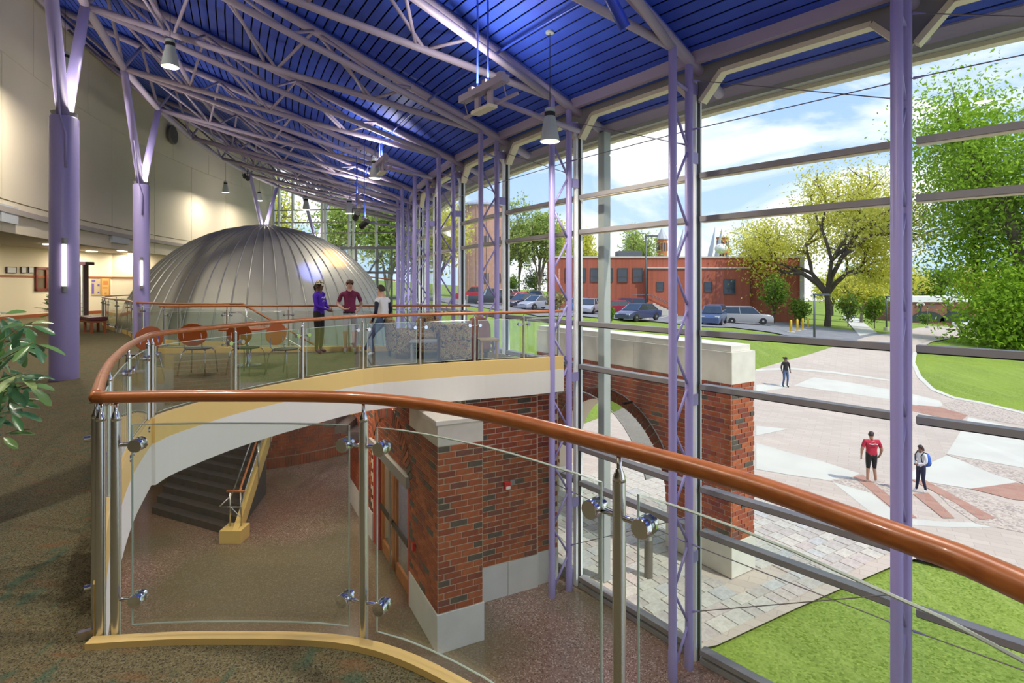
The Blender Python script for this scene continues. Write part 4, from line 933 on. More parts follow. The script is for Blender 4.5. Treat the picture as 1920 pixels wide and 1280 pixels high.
# ================================================================== trees
bark = mat('tree bark', (0.085, 0.065, 0.045), 0.9, var=(0.13, 0.10, 0.075), scale=6); palebark = mat('pale bark', (0.22, 0.19, 0.15), 0.9)
def tree(label, base, h, crown_r, leaf_m, nleaf, lsize, trunk_h=0.3, tr=0.25, seed=1, flat=1.0, spread=1.0, bmat=None, cat='tree', group=None, droop=0.0, levels=4, name='tree', clump=0.9):
    rg = random.Random(seed); base = Vector(base); t = thing(name, label, cat, base, group)
    mb = MB(); tips = []
    def grow(p, d, L, r, lv):
        q = p+d*L; m = (p+q)/2+Vector((rg.uniform(-1, 1), rg.uniform(-1, 1), rg.uniform(-.5, .5)))*L*0.06
        mb.path([p, m, q], [r, r*0.85, r*0.68], 6 if lv > 1 else 5, caps=False)
        if lv <= 2: tips.append(m); tips.append(q)
        if lv == 0: return
        for i in range(rg.choice((2, 3, 3)) if lv < levels else 5):
            a = rg.uniform(0, 2*math.pi); e = rg.uniform(0.35, 0.85)*spread
            side = d.orthogonal().normalized(); side = Matrix.Rotation(a, 3, d) @ side
            nd = (d*math.cos(e)+side*math.sin(e)); nd.z = nd.z*flat+0.12-droop; nd.normalize()
            grow(q, nd, L*rg.uniform(0.62, 0.86), r*0.6, lv-1)
    grow(base, Vector((rg.uniform(-.05, .05), rg.uniform(-.05, .05), 1)).normalized(), h*trunk_h, tr, levels)
    cz = base.z+h*trunk_h*0.8; ch = (h-h*trunk_h*0.8)
    # fit the tips to the crown envelope
    mxr = max((Vector((p.x-base.x, p.y-base.y, 0)).length for p in tips), default=1); mxz = max((p.z for p in tips), default=cz+1)
    sx = crown_r/mxr; sz = (base.z+h-cz)/max(mxz-cz, 0.1)
    def fit(p):
        f = sstep(base.z+h*trunk_h*0.6, cz+ch*0.3, p.z); kx = 1+(sx-1)*f
        return Vector((base.x+(p.x-base.x)*kx, base.y+(p.y-base.y)*kx, p.z if p.z < cz else cz+(p.z-cz)*sz))
    mb.v = [fit(v) for v in mb.v]; tips = [fit(p) for p in tips]
    mb.build('trunk', bmat or bark, t, smooth=True)
    lv = MB()
    for i in range(nleaf):
        c = rg.choice(tips)+Vector((rg.gauss(0, 1), rg.gauss(0, 1), rg.gauss(0, 0.8)))*clump*crown_r*0.12
        n_ = Vector((rg.gauss(0, 1), rg.gauss(0, 1), rg.gauss(0.4, 1))).normalized(); u_ = n_.orthogonal().normalized(); u_ = Matrix.Rotation(rg.uniform(0, 6.28), 3, n_) @ u_; w_ = n_.cross(u_); s_ = lsize*rg.uniform(0.6, 1.3)
        k = len(lv.v); lv.v += [c-u_*s_, c+w_*s_*0.45, c+u_*s_, c-w_*s_*0.45]; lv.f.append((k, k+1, k+2, k+3))
    f_ = lv.build('foliage', leaf_m, t); f_['kind'] = 'stuff'; return t
def G(p): return Vector((p[0], p[1], g(p[0], p[1])))
lf_spring = leafmat('yellow spring leaves', (0.62, 0.60, 0.07), (0.80, 0.78, 0.20), 0.5); lf_green = leafmat('bright maple leaves', (0.20, 0.36, 0.018), (0.42, 0.60, 0.07), 0.5)
lf_pale = leafmat('pale green leaves', (0.30, 0.42, 0.08), (0.52, 0.60, 0.20), 0.4); lf_mid = leafmat('mid green leaves', (0.13, 0.24, 0.025), (0.26, 0.38, 0.07), 0.35); lf_dry = leafmat('dry grass leaves', (0.33, 0.27, 0.12), (0.42, 0.42, 0.18), 0.3)
tree('broad tree with sparse yellow green spring leaves and a dark trunk', G(((1551-CX)/F*62, 62)), 17.5, 10.5, lf_spring, 30000, 0.18, 0.17, 0.36, 11, flat=0.72, spread=1.25, levels=5, clump=0.95)
tree('large bright green leafy maple at the right of the lawn', G(((1925-CX)/F*46, 46)), 22.5, 13.5, lf_green, 130000, 0.20, 0.09, 0.45, 5, flat=0.55, spread=1.4, levels=5, clump=1.2, droop=0.28)
for i, (px, Y, ty, hw, m_, lab) in enumerate(((972, 88, 375, 46, lf_pale, 'tall pale green tree between the round tower and the parking lot'), (1012, 84, 400, 40, lf_pale, 'pale tree with upright branches above the parked cars'), (1045, 90, 420, 28, lf_spring, 'yellowish tree left of the red brick building'),
        (1095, 100, 436, 34, lf_spring, 'yellow tree crown behind the left roof of the red building'), (1187, 104, 436, 48, lf_pale, 'thin pale tree crown behind the rooftop unit'), (945, 92, 415, 30, lf_pale, 'slim pale tree right of the round tower'), (1615, 86, 520, 46, lf_spring, 'low yellow green tree behind the grassy slope'), (1870, 78, 545, 40, lf_green, 'small green tree behind the white pickups'), (1690, 95, 490, 45, lf_spring, 'yellowish tree behind the nearest lattice column'))):
    X = (px-CX)/F*Y; b = G((X, Y)); h = at(px, ty, Y).z-b.z; tree(lab, b, h, hw/F*Y, m_, 6000, 0.26, 0.13, 0.24, 20+i, bmat=palebark, levels=4, clump=1.3, group='background trees')
for i, (px, Y, ty, hw, m_, lab) in enumerate(((1008, 86, 505, 40, lf_mid, 'dense green bush behind the parked cars'), (962, 80, 520, 20, lf_mid, 'green bush right of the round tower'), (1042, 54, 552, 24, lf_dry, 'brownish ornamental grass clump by the lawn edge'), (1452, 61, 520, 36, lf_mid, 'leafy shrub at the corner of the red brick building'), (1500, 60, 566, 26, lf_mid, 'low shrub left of the yellow green tree trunk'), (1590, 66, 556, 26, lf_mid, 'shrub right of the dark tree trunk'), (1640, 66, 552, 26, lf_mid, 'shrub beside the grassy slope path'), (1145, 44, 578, 9, lf_mid, 'young conifer sapling at the lawn edge'), (1735, 100, 592, 14, lf_mid, 'round shrub before the far brick hall'))):
    X = (px-CX)/F*Y; b = G((X, Y)); h = max(0.5, at(px, ty, Y).z-b.z); tree(lab, b, h, hw/F*Y, m_, 1800, 0.16, 0.1, 0.06, 60+i, spread=1.2, levels=3, cat='shrub', group='shrubs outdoors', name='shrub', clump=1.6)
for i, (x, y, h, cr, m_) in enumerate(((-26, 60, 14, 6, lf_spring), (-19, 64, 15, 6, lf_pale), (-13, 58, 12, 5, lf_pale), (-9, 66, 12, 5, lf_spring), (-33, 66, 16, 7, lf_pale))):
    tree('tree with pale spring foliage, %s from the left behind the far glazing' % ordn[i], (x, y, -1.2), h, cr, m_, 9000, 0.22, 0.10, 0.22, 90+i, bmat=palebark, clump=1.5, group='trees behind the far glazing')
for i, (px, ty, hw) in enumerate(((1560, 505, 40), (1625, 498, 44), (1690, 500, 44), (1755, 505, 44), (1830, 500, 50), (1905, 495, 50))):
    Y = 128; b = G(((px-CX)/F*Y, Y)); tree('distant tree on the skyline, %s from the left beyond the lawn' % ordn[i], b, at(px, ty, Y).z-b.z, hw/F*Y, lf_mid if i % 2 else lf_spring, 3500, 0.34, 0.12, 0.3, 120+i, levels=4, clump=1.5, group='distant trees on the skyline')
# ================================================================== cars
tyre = mat('tyre rubber', (0.02, 0.02, 0.02), 0.8); hubm = mat('alloy wheel', (0.55, 0.55, 0.56), 0.3, 0.8); carglass = mat('car window glass', (0.035, 0.045, 0.055), 0.06, spec=0.9); lampm = mat('headlamp', (0.8, 0.8, 0.78), 0.1); tailm = mat('tail lamp', (0.4, 0.01, 0.01), 0.2)
KINDS = {  # stations: x, lower half width, belt z, roof z (None = no cabin), roof half width
 'sedan': dict(L=4.6, st=[(-2.3, .78, .62, None), (-2.2, .84, .86, None), (-1.55, .88, .92, None), (-1.0, .89, .93, 1.40), (-0.2, .89, .93, 1.45), (0.45, .89, .92, 1.40), (1.15, .88, .90, None), (2.0, .84, .74, None), (2.3, .74, .55, None)], cab=(-1.65, -1.0, 0.45, 1.20)),
 'suv': dict(L=4.7, st=[(-2.35, .82, .95, None), (-2.3, .88, 1.02, None), (-2.0, .90, 1.04, 1.66), (-0.5, .90, 1.04, 1.72), (0.5, .90, 1.03, 1.66), (1.15, .90, 1.0, None), (2.1, .86, .92, None), (2.35, .78, .70, None)], cab=(-2.25, -2.0, 0.5, 1.15)),
 'pickup': dict(L=5.5, st=[(-2.75, .88, 1.0, None), (-2.7, .92, 1.04, None), (-0.75, .93, 1.04, None), (-0.6, .93, 1.06, 1.78), (0.6, .93, 1.06, 1.76), (1.2, .93, 1.04, None), (2.5, .90, .98, None), (2.75, .82, .75, None)], cab=(-0.85, -0.6, 0.6, 1.25))}
def car(label, kind, col, px, Y, rz, dz=0.0):
    K = KINDS[kind]; X = (px-CX)/F*Y; t = thing(kind if kind != 'suv' else 'sport_utility_car', label, 'car', (X, Y, g(X, Y)+0.03), 'parked cars', rz, local=True)
    pm_ = mat('car paint %.2f %.2f %.2f' % col, col, 0.3, 0.2, coat=0.6); zf = 0.24
    vs = []; fs = []
    for (x, hw, zb, zr) in K['st']: vs += [(x, -hw*0.92, zf), (x, -hw, (zf+zb)/2), (x, -hw*0.97, zb), (x, hw*0.97, zb), (x, hw, (zf+zb)/2), (x, hw*0.92, zf)]
    n = len(K['st'])
    for i in range(n-1):
        for k in range(6): fs.append((6*i+k, 6*i+6+k, 6*i+6+(k+1) % 6, 6*i+(k+1) % 6))
    fs += [tuple(range(6)), tuple(6*(n-1)+5-k for k in range(6))]
    MB().add(vs, fs).build('body', pm_, t, fix=True, bevel=0.04, smooth=True, auto=35)
    x0, x1, x2, x3 = K['cab']; cs = [s for s in K['st'] if s[3]]; zb = cs[0][2]-0.01; zr = max(s[3] for s in cs); hw = 0.86 if kind != 'sedan' else 0.85; rw = hw*0.78
    MB().add([(x0, -hw, zb), (x3, -hw, zb), (x3, hw, zb), (x0, hw, zb), (x1, -rw, zr-0.03), (x2, -rw, zr-0.02), (x2, rw, zr-0.02), (x1, rw, zr-0.03)], [(0, 1, 5, 4), (1, 2, 6, 5), (2, 3, 7, 6), (3, 0, 4, 7), (4, 5, 6, 7)]).build('windows', carglass, t)
    MB().add([(x1-0.06, -rw-.02, zr-0.07), (x2+0.08, -rw-.02, zr-0.08), (x2+0.08, rw+.02, zr-0.08), (x1-0.06, rw+.02, zr-0.07), (x1+.05, -rw+.06, zr+0.02), (x2-.1, -rw+.06, zr+0.02), (x2-.1, rw-.06, zr+0.02), (x1+.05, rw-.06, zr+0.02)], [(0, 1, 5, 4), (1, 2, 6, 5), (2, 3, 7, 6), (3, 0, 4, 7), (4, 5, 6, 7)]).build('roof', pm_, t, fix=True)
    pl = MB()
    for sy in (-1, 1):
        for (xa, xb) in ((x0, x1), (x3, x2), ((x0+x3)/2-0.1, (x1+x2)/2)): pl.tube((xa, sy*hw*1.005, zb), (xb, sy*rw*1.01, zr-0.04), 0.035, 5)
    pl.build('pillar', pm_, t)['kind'] = 'stuff'
    wb = K['L']*0.30
    for sx in (-1, 1):
        for sy in (-1, 1):
            wh = MB().lathe([(0.20, -0.11), (0.31, -0.11), (0.335, -0.06), (0.335, 0.06), (0.31, 0.11), (0.20, 0.11)], 16, (sx*wb, sy*0.80, 0.335), (0, sy, 0)).build('wheel', tyre, t, smooth=True, auto=40)
            MB().lathe([(0.21, 0.07), (0.19, 0.10), (0.05, 0.115)], 12, (sx*wb, sy*0.80, 0.335), (0, sy, 0)).build('hubcap', hubm, wh)
    fx, lx_ = K['st'][-2], K['st'][1]
    for sy in (-1, 1):
        MB().box((K['L']/2-0.14, sy*0.60, fx[2]-0.14), (0.14, 0.34, 0.13)).build('headlamp', lampm, t); MB().box((-K['L']/2+0.05, sy*0.66, lx_[2]-0.14), (0.08, 0.28, 0.16)).build('tail_lamp', tailm, t)
    MB().box((K['L']/2-0.06, 0, 0.52), (0.10, 0.8, 0.14)).build('grille', tyre, t)
    return t
d2 = math.radians
for a in (('boxy dark blue car facing the lawn at the lot edge', 'suv', (0.07, 0.11, 0.24), 1338, 50, d2(-118)), ('silver sport utility car parked beside the leafy shrub', 'suv', (0.45, 0.44, 0.43), 1400, 55, d2(-18)), ('dark blue sedan parked below the lamp post', 'sedan', (0.05, 0.06, 0.16), 1197, 48, d2(-140)),
          ('long dark red sedan seen from the side', 'sedan', (0.36, 0.02, 0.05), 1166, 60, d2(-8)), ('maroon sport utility car behind the dark red sedan', 'suv', (0.22, 0.03, 0.05), 1172, 62.0, d2(174)), ('silver sedan facing the lawn left of the grey post', 'sedan', (0.42, 0.43, 0.48), 1104, 56, d2(-112)),
          ('bright blue hatchback near the building, left of the grey post', 'sedan', (0.08, 0.20, 0.45), 1092, 61.5, d2(60)), ('teal sedan near the building beside the bright blue hatchback', 'sedan', (0.06, 0.14, 0.20), 1122, 63, d2(75)), ('red pickup truck in front of the round tower', 'pickup', (0.55, 0.02, 0.04), 893, 73, d2(178)),
          ('black pickup truck right of the red pickup', 'pickup', (0.03, 0.04, 0.05), 922, 62, d2(12)), ('white sport utility car in the back row', 'suv', (0.75, 0.76, 0.78), 958, 75, d2(-30)), ('red sedan in the middle row by the lattice column', 'sedan', (0.60, 0.03, 0.06), 970, 66.5, d2(-150)), ('black sedan left of the ornamental grass', 'sedan', (0.05, 0.05, 0.08), 984, 60, d2(-140)),
          ('pale silver sedan half behind the ornamental grass', 'sedan', (0.45, 0.46, 0.55), 1010, 57, d2(-140)), ('red hatchback in the back row beside the white sport utility car', 'sedan', (0.5, 0.03, 0.04), 980, 81, d2(-30)), ('dark sport utility car at the end of the back row', 'suv', (0.06, 0.07, 0.08), 1004, 76, d2(-100)),
          ('white pickup truck behind the right lawn', 'pickup', (0.80, 0.80, 0.80), 1814, 96, d2(-160)), ('second white pickup truck behind the right lawn, facing the viewer', 'pickup', (0.80, 0.80, 0.82), 1864, 89, d2(-105)), ('silver sedan behind the right lawn at the edge of the view', 'sedan', (0.5, 0.5, 0.52), 1908, 84, d2(-160))): car(*a)
# ================================================================== lamp posts and bollards
lpm = mat('dark lamp post paint', (0.10, 0.12, 0.13), 0.5, 0.4)
for (px, py, Y, ty, lab) in ((1211, 597, 51.0, 443, 'tall slim lamp post in the parking lot'), (1527, 638, 40.5, 553, 'short grey lamp post at the plaza edge'), (1662, 612, 62, 556, 'lamp post left of the nearest lattice column on the slope'), (1739, 606, 80, 575, 'small lamp post before the far brick hall')):
    b = G(((px-CX)/F*Y, Y)); top = at(px, ty, Y).z; t = thing('lamp_post', lab, 'lamp post', b, 'outdoor lamp posts')
    MB().lathe([(0.28, 0), (0.28, 0.35), (0.10, 0.36)], 12, b).build('footing', conc, t); MB().tube(b+Vector((0, 0, 0.3)), V(b, top), 0.085, 8, 0.06).build('pole', lpm, t, smooth=True); MB().box(V(b, top)+Vector((0.5, 0, 0.03)), (1.1, 0.28, 0.13)).build('lamp_head', lpm, t)
yb = mat('yellow bollard paint', (0.80, 0.52, 0.02), 0.5)
for i, (px, py) in enumerate(((1483, 623), (1495, 620), (1505, 617.5), (1515, 615))):
    b = G(unp(px, py)); t = thing('safety_bollard', 'yellow safety bollard, %s from the left of four' % ordn[i], 'bollard', b, 'yellow bollards'); MB().lathe([(0.09, 0), (0.09, 0.95), (0.05, 1.02), (0, 1.03)], 12, b).build('pipe', yb, t, smooth=True); MB().lathe([(0.30, 0), (0.30, 0.05)], 12, b).build('footing', conc, t)
# ================================================================== people
def seg_d(p, a, b):
    ab = b-a; t = max(0, min(1, (p-a).dot(ab)/max(ab.length_squared, 1e-9))); return (p-(a+ab*t)).length
def person(label, loc, rz, H, pose, skin_c, top_m, low_m, shoe_m, hair_m, long_sleeve=True, shorts=False, bulk=1.0, head_turn=0.0, sleeve_m=None, short_z=0.50):
    k = H/1.75
    J = dict(pelvis=(0, 0, .95), spine=(0, 0, 1.12), chest=(0, -.005, 1.31), neck=(0, .005, 1.47), head1=(0, -.012, 1.575), head2=(0, -.012, 1.665), chin=(0, -.055, 1.535))
    for sx, n in ((1, 'L'), (-1, 'R')):
        J.update({'sh'+n: (.175*sx*bulk, .01, 1.41), 'el'+n: (.235*sx*bulk, .03, 1.13), 'wr'+n: (.25*sx*bulk, -.03, .90), 'ha'+n: (.25*sx*bulk, -.05, .83),
                  'hi'+n: (.092*sx, 0, .90), 'kn'+n: (.10*sx, -.02, .49), 'an'+n: (.10*sx, .015, .085), 'to'+n: (.115*sx, -.13, .035)})
    J.update(pose)
    R = dict(pelvis=(.150*bulk, .115*bulk), spine=(.130*bulk, .10*bulk), chest=(.155*bulk, .115*bulk), neck=(.056, .056), head1=(.072, .085), head2=(.066, .085), chin=(.045, .045))
    for n in 'LR': R.update({'sh'+n: (.062*bulk,)*2, 'el'+n: (.044*bulk,)*2, 'wr'+n: (.028, .028), 'ha'+n: (.034, .02), 'hi'+n: (.092*bulk, .092*bulk), 'kn'+n: (.062, .062), 'an'+n: (.042, .042), 'to'+n: (.042, .03)})
    E = [('pelvis', 'spine'), ('spine', 'chest'), ('chest', 'neck'), ('neck', 'head1'), ('head1', 'head2'), ('head1', 'chin')]
    for n in 'LR': E += [('chest', 'sh'+n), ('sh'+n, 'el'+n), ('el'+n, 'wr'+n), ('wr'+n, 'ha'+n), ('pelvis', 'hi'+n), ('hi'+n, 'kn'+n), ('kn'+n, 'an'+n), ('an'+n, 'to'+n)]
    for n in 'LR':
        h = Vector(J['ha'+n]); d = (h-Vector(J['wr'+n])).normalized(); sd_ = Vector((0, 1, 0)) if abs(d.y) < .8 else Vector((1, 0, 0)); sd_ = (sd_-d*sd_.dot(d)).normalized(); up = d.cross(sd_)
        for i, (o, l) in enumerate(((-.027, .060), (-.009, .072), (.009, .068), (.027, .052))):
            J['f%d%s' % (i, n)] = tuple(h+sd_*o+d*l*.6); J['g%d%s' % (i, n)] = tuple(h+sd_*o*.9+d*l*.95+up*.025)
            R['f%d%s' % (i, n)] = (.0095, .0095); R['g%d%s' % (i, n)] = (.008, .008); E += [('ha'+n, 'f%d%s' % (i, n)), ('f%d%s' % (i, n), 'g%d%s' % (i, n))]
        J['t'+n] = tuple(h*0.6+Vector(J['wr'+n])*0.4-sd_*.05+d*.02); R['t'+n] = (.010, .010); E.append(('ha'+n, 't'+n))
    names = list(J); idx = {n: i for i, n in enumerate(names)}
    me = bpy.data.meshes.new('skel'); me.from_pydata([Vector(J[n])*k for n in names], [(idx[a], idx[b]) for a, b in E], [])
    so_ = bpy.data.objects.new('skel', me); COL.objects.link(so_)
    sk = so_.modifiers.new('skin', 'SKIN'); sk.use_smooth_shade = True
    if not me.skin_vertices: me.attributes.new('skin_vertex', 'FLOAT', 'POINT')
    for i, n in enumerate(names):
        v = me.skin_vertices[0].data[i]; v.radius = (R[n][0]*k, R[n][1]*k); v.use_root = (n == 'pelvis')
    sb = so_.modifiers.new('sub', 'SUBSURF'); sb.levels = 2; sb.render_levels = 2
    dg = bpy.context.evaluated_depsgraph_get(); ev = so_.evaluated_get(dg); bmx = bpy.data.meshes.new_from_object(ev, depsgraph=dg)
    bpy.data.objects.remove(so_); bpy.data.meshes.remove(me)
    skm = mat('skin %.2f' % skin_c[0], skin_c, 0.5)
    bmx.materials.clear()
    for m_ in (skm, top_m, low_m, shoe_m, sleeve_m or top_m): bmx.materials.append(m_)
    bones = [(a, b, Vector(J[a])*k, Vector(J[b])*k) for a, b in E]
    for p in bmx.polygons:
        c = p.center; a, b, pa, pb = min(bones, key=lambda q: seg_d(c, q[2], q[3])/(0.5*(R[q[0]][0]+R[q[1]][0])+.02)); n = b[:2]; mi = 0
        if b in ('spine', 'chest'): mi = 1
        elif b == 'neck': mi = 1 if c.z < (J['neck'][2]-.02)*k else 0
        elif n == 'sh': mi = 1
        elif n == 'el': mi = 4 if (long_sleeve or (c-pa).length < 0.75*(pb-pa).length) else 0
        elif n == 'wr': mi = 4 if long_sleeve else 0
        elif n in ('hi', 'kn'): mi = 2 if (not shorts or c.z > short_z*k or n == 'hi') else 0
        elif n == 'an': mi = 2 if (not shorts and c.z > .10*k) else (3 if c.z < .10*k else 0)
        elif n == 'to': mi = 3
        if mi == 1 and c.z < (J['pelvis'][2]+.0)*k: mi = 2
        p.material_index = mi
        p.use_smooth = True
    t = thing('person', label, 'person', loc, None, rz, local=True)
    o = bpy.data.objects.new('body', bmx); COL.objects.link(o); o.parent = t; ORG[o.name] = Vector((0, 0, 0))
    hc = (Vector(J['head1'])*.45+Vector(J['head2'])*.55)*k; rot = Matrix.Rotation(head_turn, 3, 'Z')
    def hp(x, y, z): return hc+rot @ (Vector((x, y, z))*k)
    for sx in (-1, 1):
        MB().sphere(hp(.031*sx, -.084, .0), .010*k, 8, 6).build('eye', mat('dark eye', (0.02, 0.015, 0.012), 0.2), t, smooth=True); MB().sphere(hp(.080*sx, .005, -.01), (.014*k, .022*k, .032*k), 8, 6).build('ear', skm, t, smooth=True)
    MB().add([hp(-.014, -.085, -.035), hp(.014, -.085, -.035), hp(0, -.115, -.03), hp(0, -.085, .012)], [(0, 1, 2), (1, 3, 2), (3, 0, 2)]).build('nose', skm, t); MB().box(hp(0, -.086, -.062), (.042*k, .008*k, .010*k), head_turn).build('mouth', mat('lips', (0.35, 0.12, 0.10), 0.5), t)
    return t, hp, k
def hair_cap(t, hp, k, m_, back=0.0, front=0.02, volume=1.0):
    mb = MB(); n, q = 14, 7
    for j in range(q+1):
        a = math.radians(100)*j/q
        for i in range(n):
            th = 2*math.pi*i/n; y = math.sin(a)*math.sin(th); drop = 1.0
            z = math.cos(a)*.085; 
            if math.sin(th) < -.2: z = max(z, front)          # hairline above the brow
            elif math.sin(th) > .2: z -= back*(j/q)
            mb.v.append(hp(math.sin(a)*math.cos(th)*.088*volume, y*.102*volume+.006, z+.030))
    for j in range(q):
        for i in range(n): mb.f.append((j*n+i, (j+1)*n+i, (j+1)*n+(i+1) % n, j*n+(i+1) % n))
    return mb.build('hair', m_, t, smooth=True)
dkhair = mat('dark brown hair', (0.035, 0.022, 0.015), 0.6); brhair = mat('brown hair', (0.10, 0.05, 0.025), 0.6)
purple = mat('violet hoodie', (0.10, 0.02, 0.55), 0.8, var=(0.07, 0.012, 0.42), scale=9); blackc = mat('black cloth', (0.012, 0.012, 0.014), 0.8); maroon = mat('maroon polo', (0.20, 0.02, 0.085), 0.8, var=(0.15, 0.015, 0.06), scale=9)
paleshort = mat('pale grey shorts', (0.52, 0.55, 0.62), 0.8); whitec = mat('white cloth', (0.75, 0.76, 0.80), 0.8); navy = mat('navy cloth', (0.012, 0.015, 0.045), 0.8); denim = mat('blue denim', (0.055, 0.09, 0.18), 0.85, var=(0.10, 0.15, 0.27), scale=10); redc = mat('red tee', (0.45, 0.02, 0.05), 0.8); blueb = mat('blue backpack fabric', (0.03, 0.12, 0.50), 0.6)
shoe_p = mat('mauve sneakers', (0.16, 0.07, 0.07), 0.6); shoe_w = mat('white sneakers', (0.70, 0.70, 0.70), 0.5); shoe_g = mat('grey sneakers', (0.30, 0.30, 0.32), 0.6)
Yp = 12.9
# woman in violet hoodie and patterned cap
t, hp, k = person('person in a violet hoodie, black shorts and checked cap standing with clasped hands', ((598-CX)/F*Yp, Yp, 0), math.radians(80), 1.69, dict(elL=(.23, -.06, 1.14), wrL=(.06, -.25, 1.07), haL=(-.01, -.28, 1.05), elR=(-.23, -.06, 1.14), wrR=(-.06, -.25, 1.05), haR=(.01, -.29, 1.02)), (0.13, 0.065, 0.04), purple, blackc, shoe_p, dkhair, True, True, 1.02, short_z=.62)
hair_cap(t, hp, k, dkhair, .05); MB().path([hp(0, .09, .02), hp(.01, .13, -.03), hp(.02, .12, -.10), hp(.01, .10, -.15)], [.035*k, .03*k, .025*k, .008*k], 8).build('ponytail', dkhair, t, smooth=True)
capm = mat('checked cap', (0.03, 0.03, 0.03), 0.7, var=(0.75, 0.66, 0.35), scale=26, detail=0, bands=(0.5, 0.52))
cp = MB().lathe([(.098*k, 0), (.096*k, .03*k), (.08*k, .07*k), (.04*k, .092*k), (0, .096*k)], 16, hp(0, .0, .035)).build('cap', capm, t, smooth=True); MB().prism_uv([(.085*math.cos(a), -.07-.10*math.sin(a)) for a in [math.pi*i/8 for i in range(9)]]+[(-.085, 0), (.085, 0)], hp(0, 0, .036), Vector((k, 0, 0)), Vector((0, k, 0)), Vector((0, 0, 1)), 0, .01).build('brim', capm, cp, fix=True)
MB().path([(-.10*k, -.128*k, 1.33*k), (-.06*k, -.138*k, 1.36*k), (-.02*k, -.14*k, 1.32*k), (.03*k, -.14*k, 1.36*k), (.08*k, -.135*k, 1.33*k)], .008, 5).build('print', whitec, t); MB().path([(-.06*k, -.128*k, 1.24*k), (0, -.13*k, 1.27*k), (.06*k, -.128*k, 1.24*k)], .008, 5).build('print', whitec, t)
MB().path([(-.09*k, -.03*k, 1.46*k), (0, .09*k, 1.45*k), (.09*k, -.03*k, 1.46*k), (.05*k, -.11*k, 1.41*k)], .035*k, 8).build('hood', purple, t, smooth=True)
# young man in maroon polo
t, hp, k = person('person in a maroon polo shirt and pale shorts standing between two others', ((656-CX)/F*Yp, Yp, 0), math.radians(14), 1.73, dict(elL=(.27, .04, 1.15), wrL=(.20, -.14, 1.02), haL=(.16, -.17, .98), elR=(-.28, .03, 1.15), wrR=(-.12, -.20, 1.04), haR=(-.05, -.22, 1.05)), (0.58, 0.36, 0.27), maroon, paleshort, shoe_g, brhair, False, True, 1.0, head_turn=.45, short_z=.52)
hair_cap(t, hp, k, brhair, .04, -.002, 1.04); MB().box((0, -.118*k, 1.40*k), (.02*k, .012*k, .12*k)).build('placket', maroon, t); MB().path([(-.07*k, -.05*k, 1.475*k), (0, .05*k, 1.485*k), (.07*k, -.05*k, 1.475*k), (0, -.10*k, 1.43*k), (-.07*k, -.05*k, 1.475*k)], .014*k, 6).build('collar', maroon, t)
MB().box((0, -.02, .965*k), (.29*k, .20*k, .03*k)).build('belt', blackc, t)
# boy in raglan shirt leaning on a chair
Yb = 12.35
t, hp, k = person('person in a white shirt with navy sleeves half sitting on a chair arm', ((716-CX)/F*Yb, Yb, 0), math.radians(-118), 1.72, dict(pelvis=(0, .05, .84), spine=(0, .03, 1.01), chest=(0, .01, 1.20), neck=(0, .0, 1.36), head1=(0, -.03, 1.465), head2=(0, -.03, 1.555), chin=(0, -.075, 1.425), shL=(.175, .01, 1.30), shR=(-.175, .01, 1.30), elL=(.26, .06, 1.03), wrL=(.22, -.08, .82), haL=(.19, -.13, .79), elR=(-.26, .05, 1.03), wrR=(-.20, -.10, .84), haR=(-.16, -.15, .82),
    hiL=(.092, .02, .80), knL=(.14, -.22, .46), anL=(.13, -.14, .085), toL=(.14, -.28, .035), hiR=(-.092, .02, .80), knR=(-.12, -.34, .52), anR=(-.13, -.62, .10), toR=(-.14, -.76, .05)), (0.58, 0.36, 0.27), whitec, denim, shoe_w, dkhair, True, False, .96, sleeve_m=navy)
hair_cap(t, hp, k, dkhair, .05, .01, 1.05); MB().box((0, .04, .90*k), (.27*k, .20*k, .035*k)).build('belt', blackc, t)
# people on the plaza
p = onz(1634, 904, LOW); t, hp, k = person('person in a red tee and black shorts seen from behind on the plaza', p, math.radians(172), 1.52, dict(elL=(.31, .03, 1.13), wrL=(.32, .0, .90), haL=(.31, -.02, .82), elR=(-.31, .03, 1.13), wrR=(-.30, -.06, .92), haR=(-.27, -.09, .85), anL=(.13, .015, .085), toL=(.16, -.12, .035), anR=(-.13, .015, .085), toR=(-.16, -.12, .035)), (0.40, 0.22, 0.15), redc, blackc, shoe_w, dkhair, False, True, 1.22, head_turn=-1.0, short_z=.50)
hair_cap(t, hp, k, dkhair, .05); MB().path([(-.13*k, .148*k, 1.33*k), (-.05*k, .152*k, 1.345*k), (.03*k, .152*k, 1.33*k), (.13*k, .148*k, 1.34*k)], .013, 5).build('print', whitec, t); MB().path([(-.07*k, .146*k, 1.40*k), (0, .148*k, 1.43*k), (.07*k, .146*k, 1.40*k)], .009, 5).build('print', mat('orange print', (0.7, 0.3, 0.08), .7), t)
p = onz(1727, 922, LOW); t, hp, k = person('person in a white jacket and navy trousers carrying a blue backpack', p, math.radians(-78), 1.34, dict(elL=(.23, -.02, 1.13), wrL=(.08, -.20, 1.06), haL=(.02, -.23, 1.04), elR=(-.23, -.02, 1.13), wrR=(-.08, -.20, 1.04), haR=(-.02, -.24, 1.02), anL=(.10, .10, .085), toL=(.11, -.04, .035), anR=(-.10, -.10, .085), toR=(-.11, -.24, .035)), (0.22, 0.11, 0.07), whitec, navy, shoe_w, dkhair, True, False, 1.0)
hair_cap(t, hp, k, dkhair, .13, .0, 1.16)
bp = thing('backpack', 'blue and black backpack on the back of the person in white', 'backpack', p, None, math.radians(-78), local=True); MB().sphere((0, .24*k, 1.16*k), (.15*k, .13*k, .26*k), 14, 10).build('bag', blueb, bp, smooth=True); MB().sphere((0, .31*k, 1.06*k), (.12*k, .09*k, .15*k), 12, 8).build('pocket', blackc, bp, smooth=True)
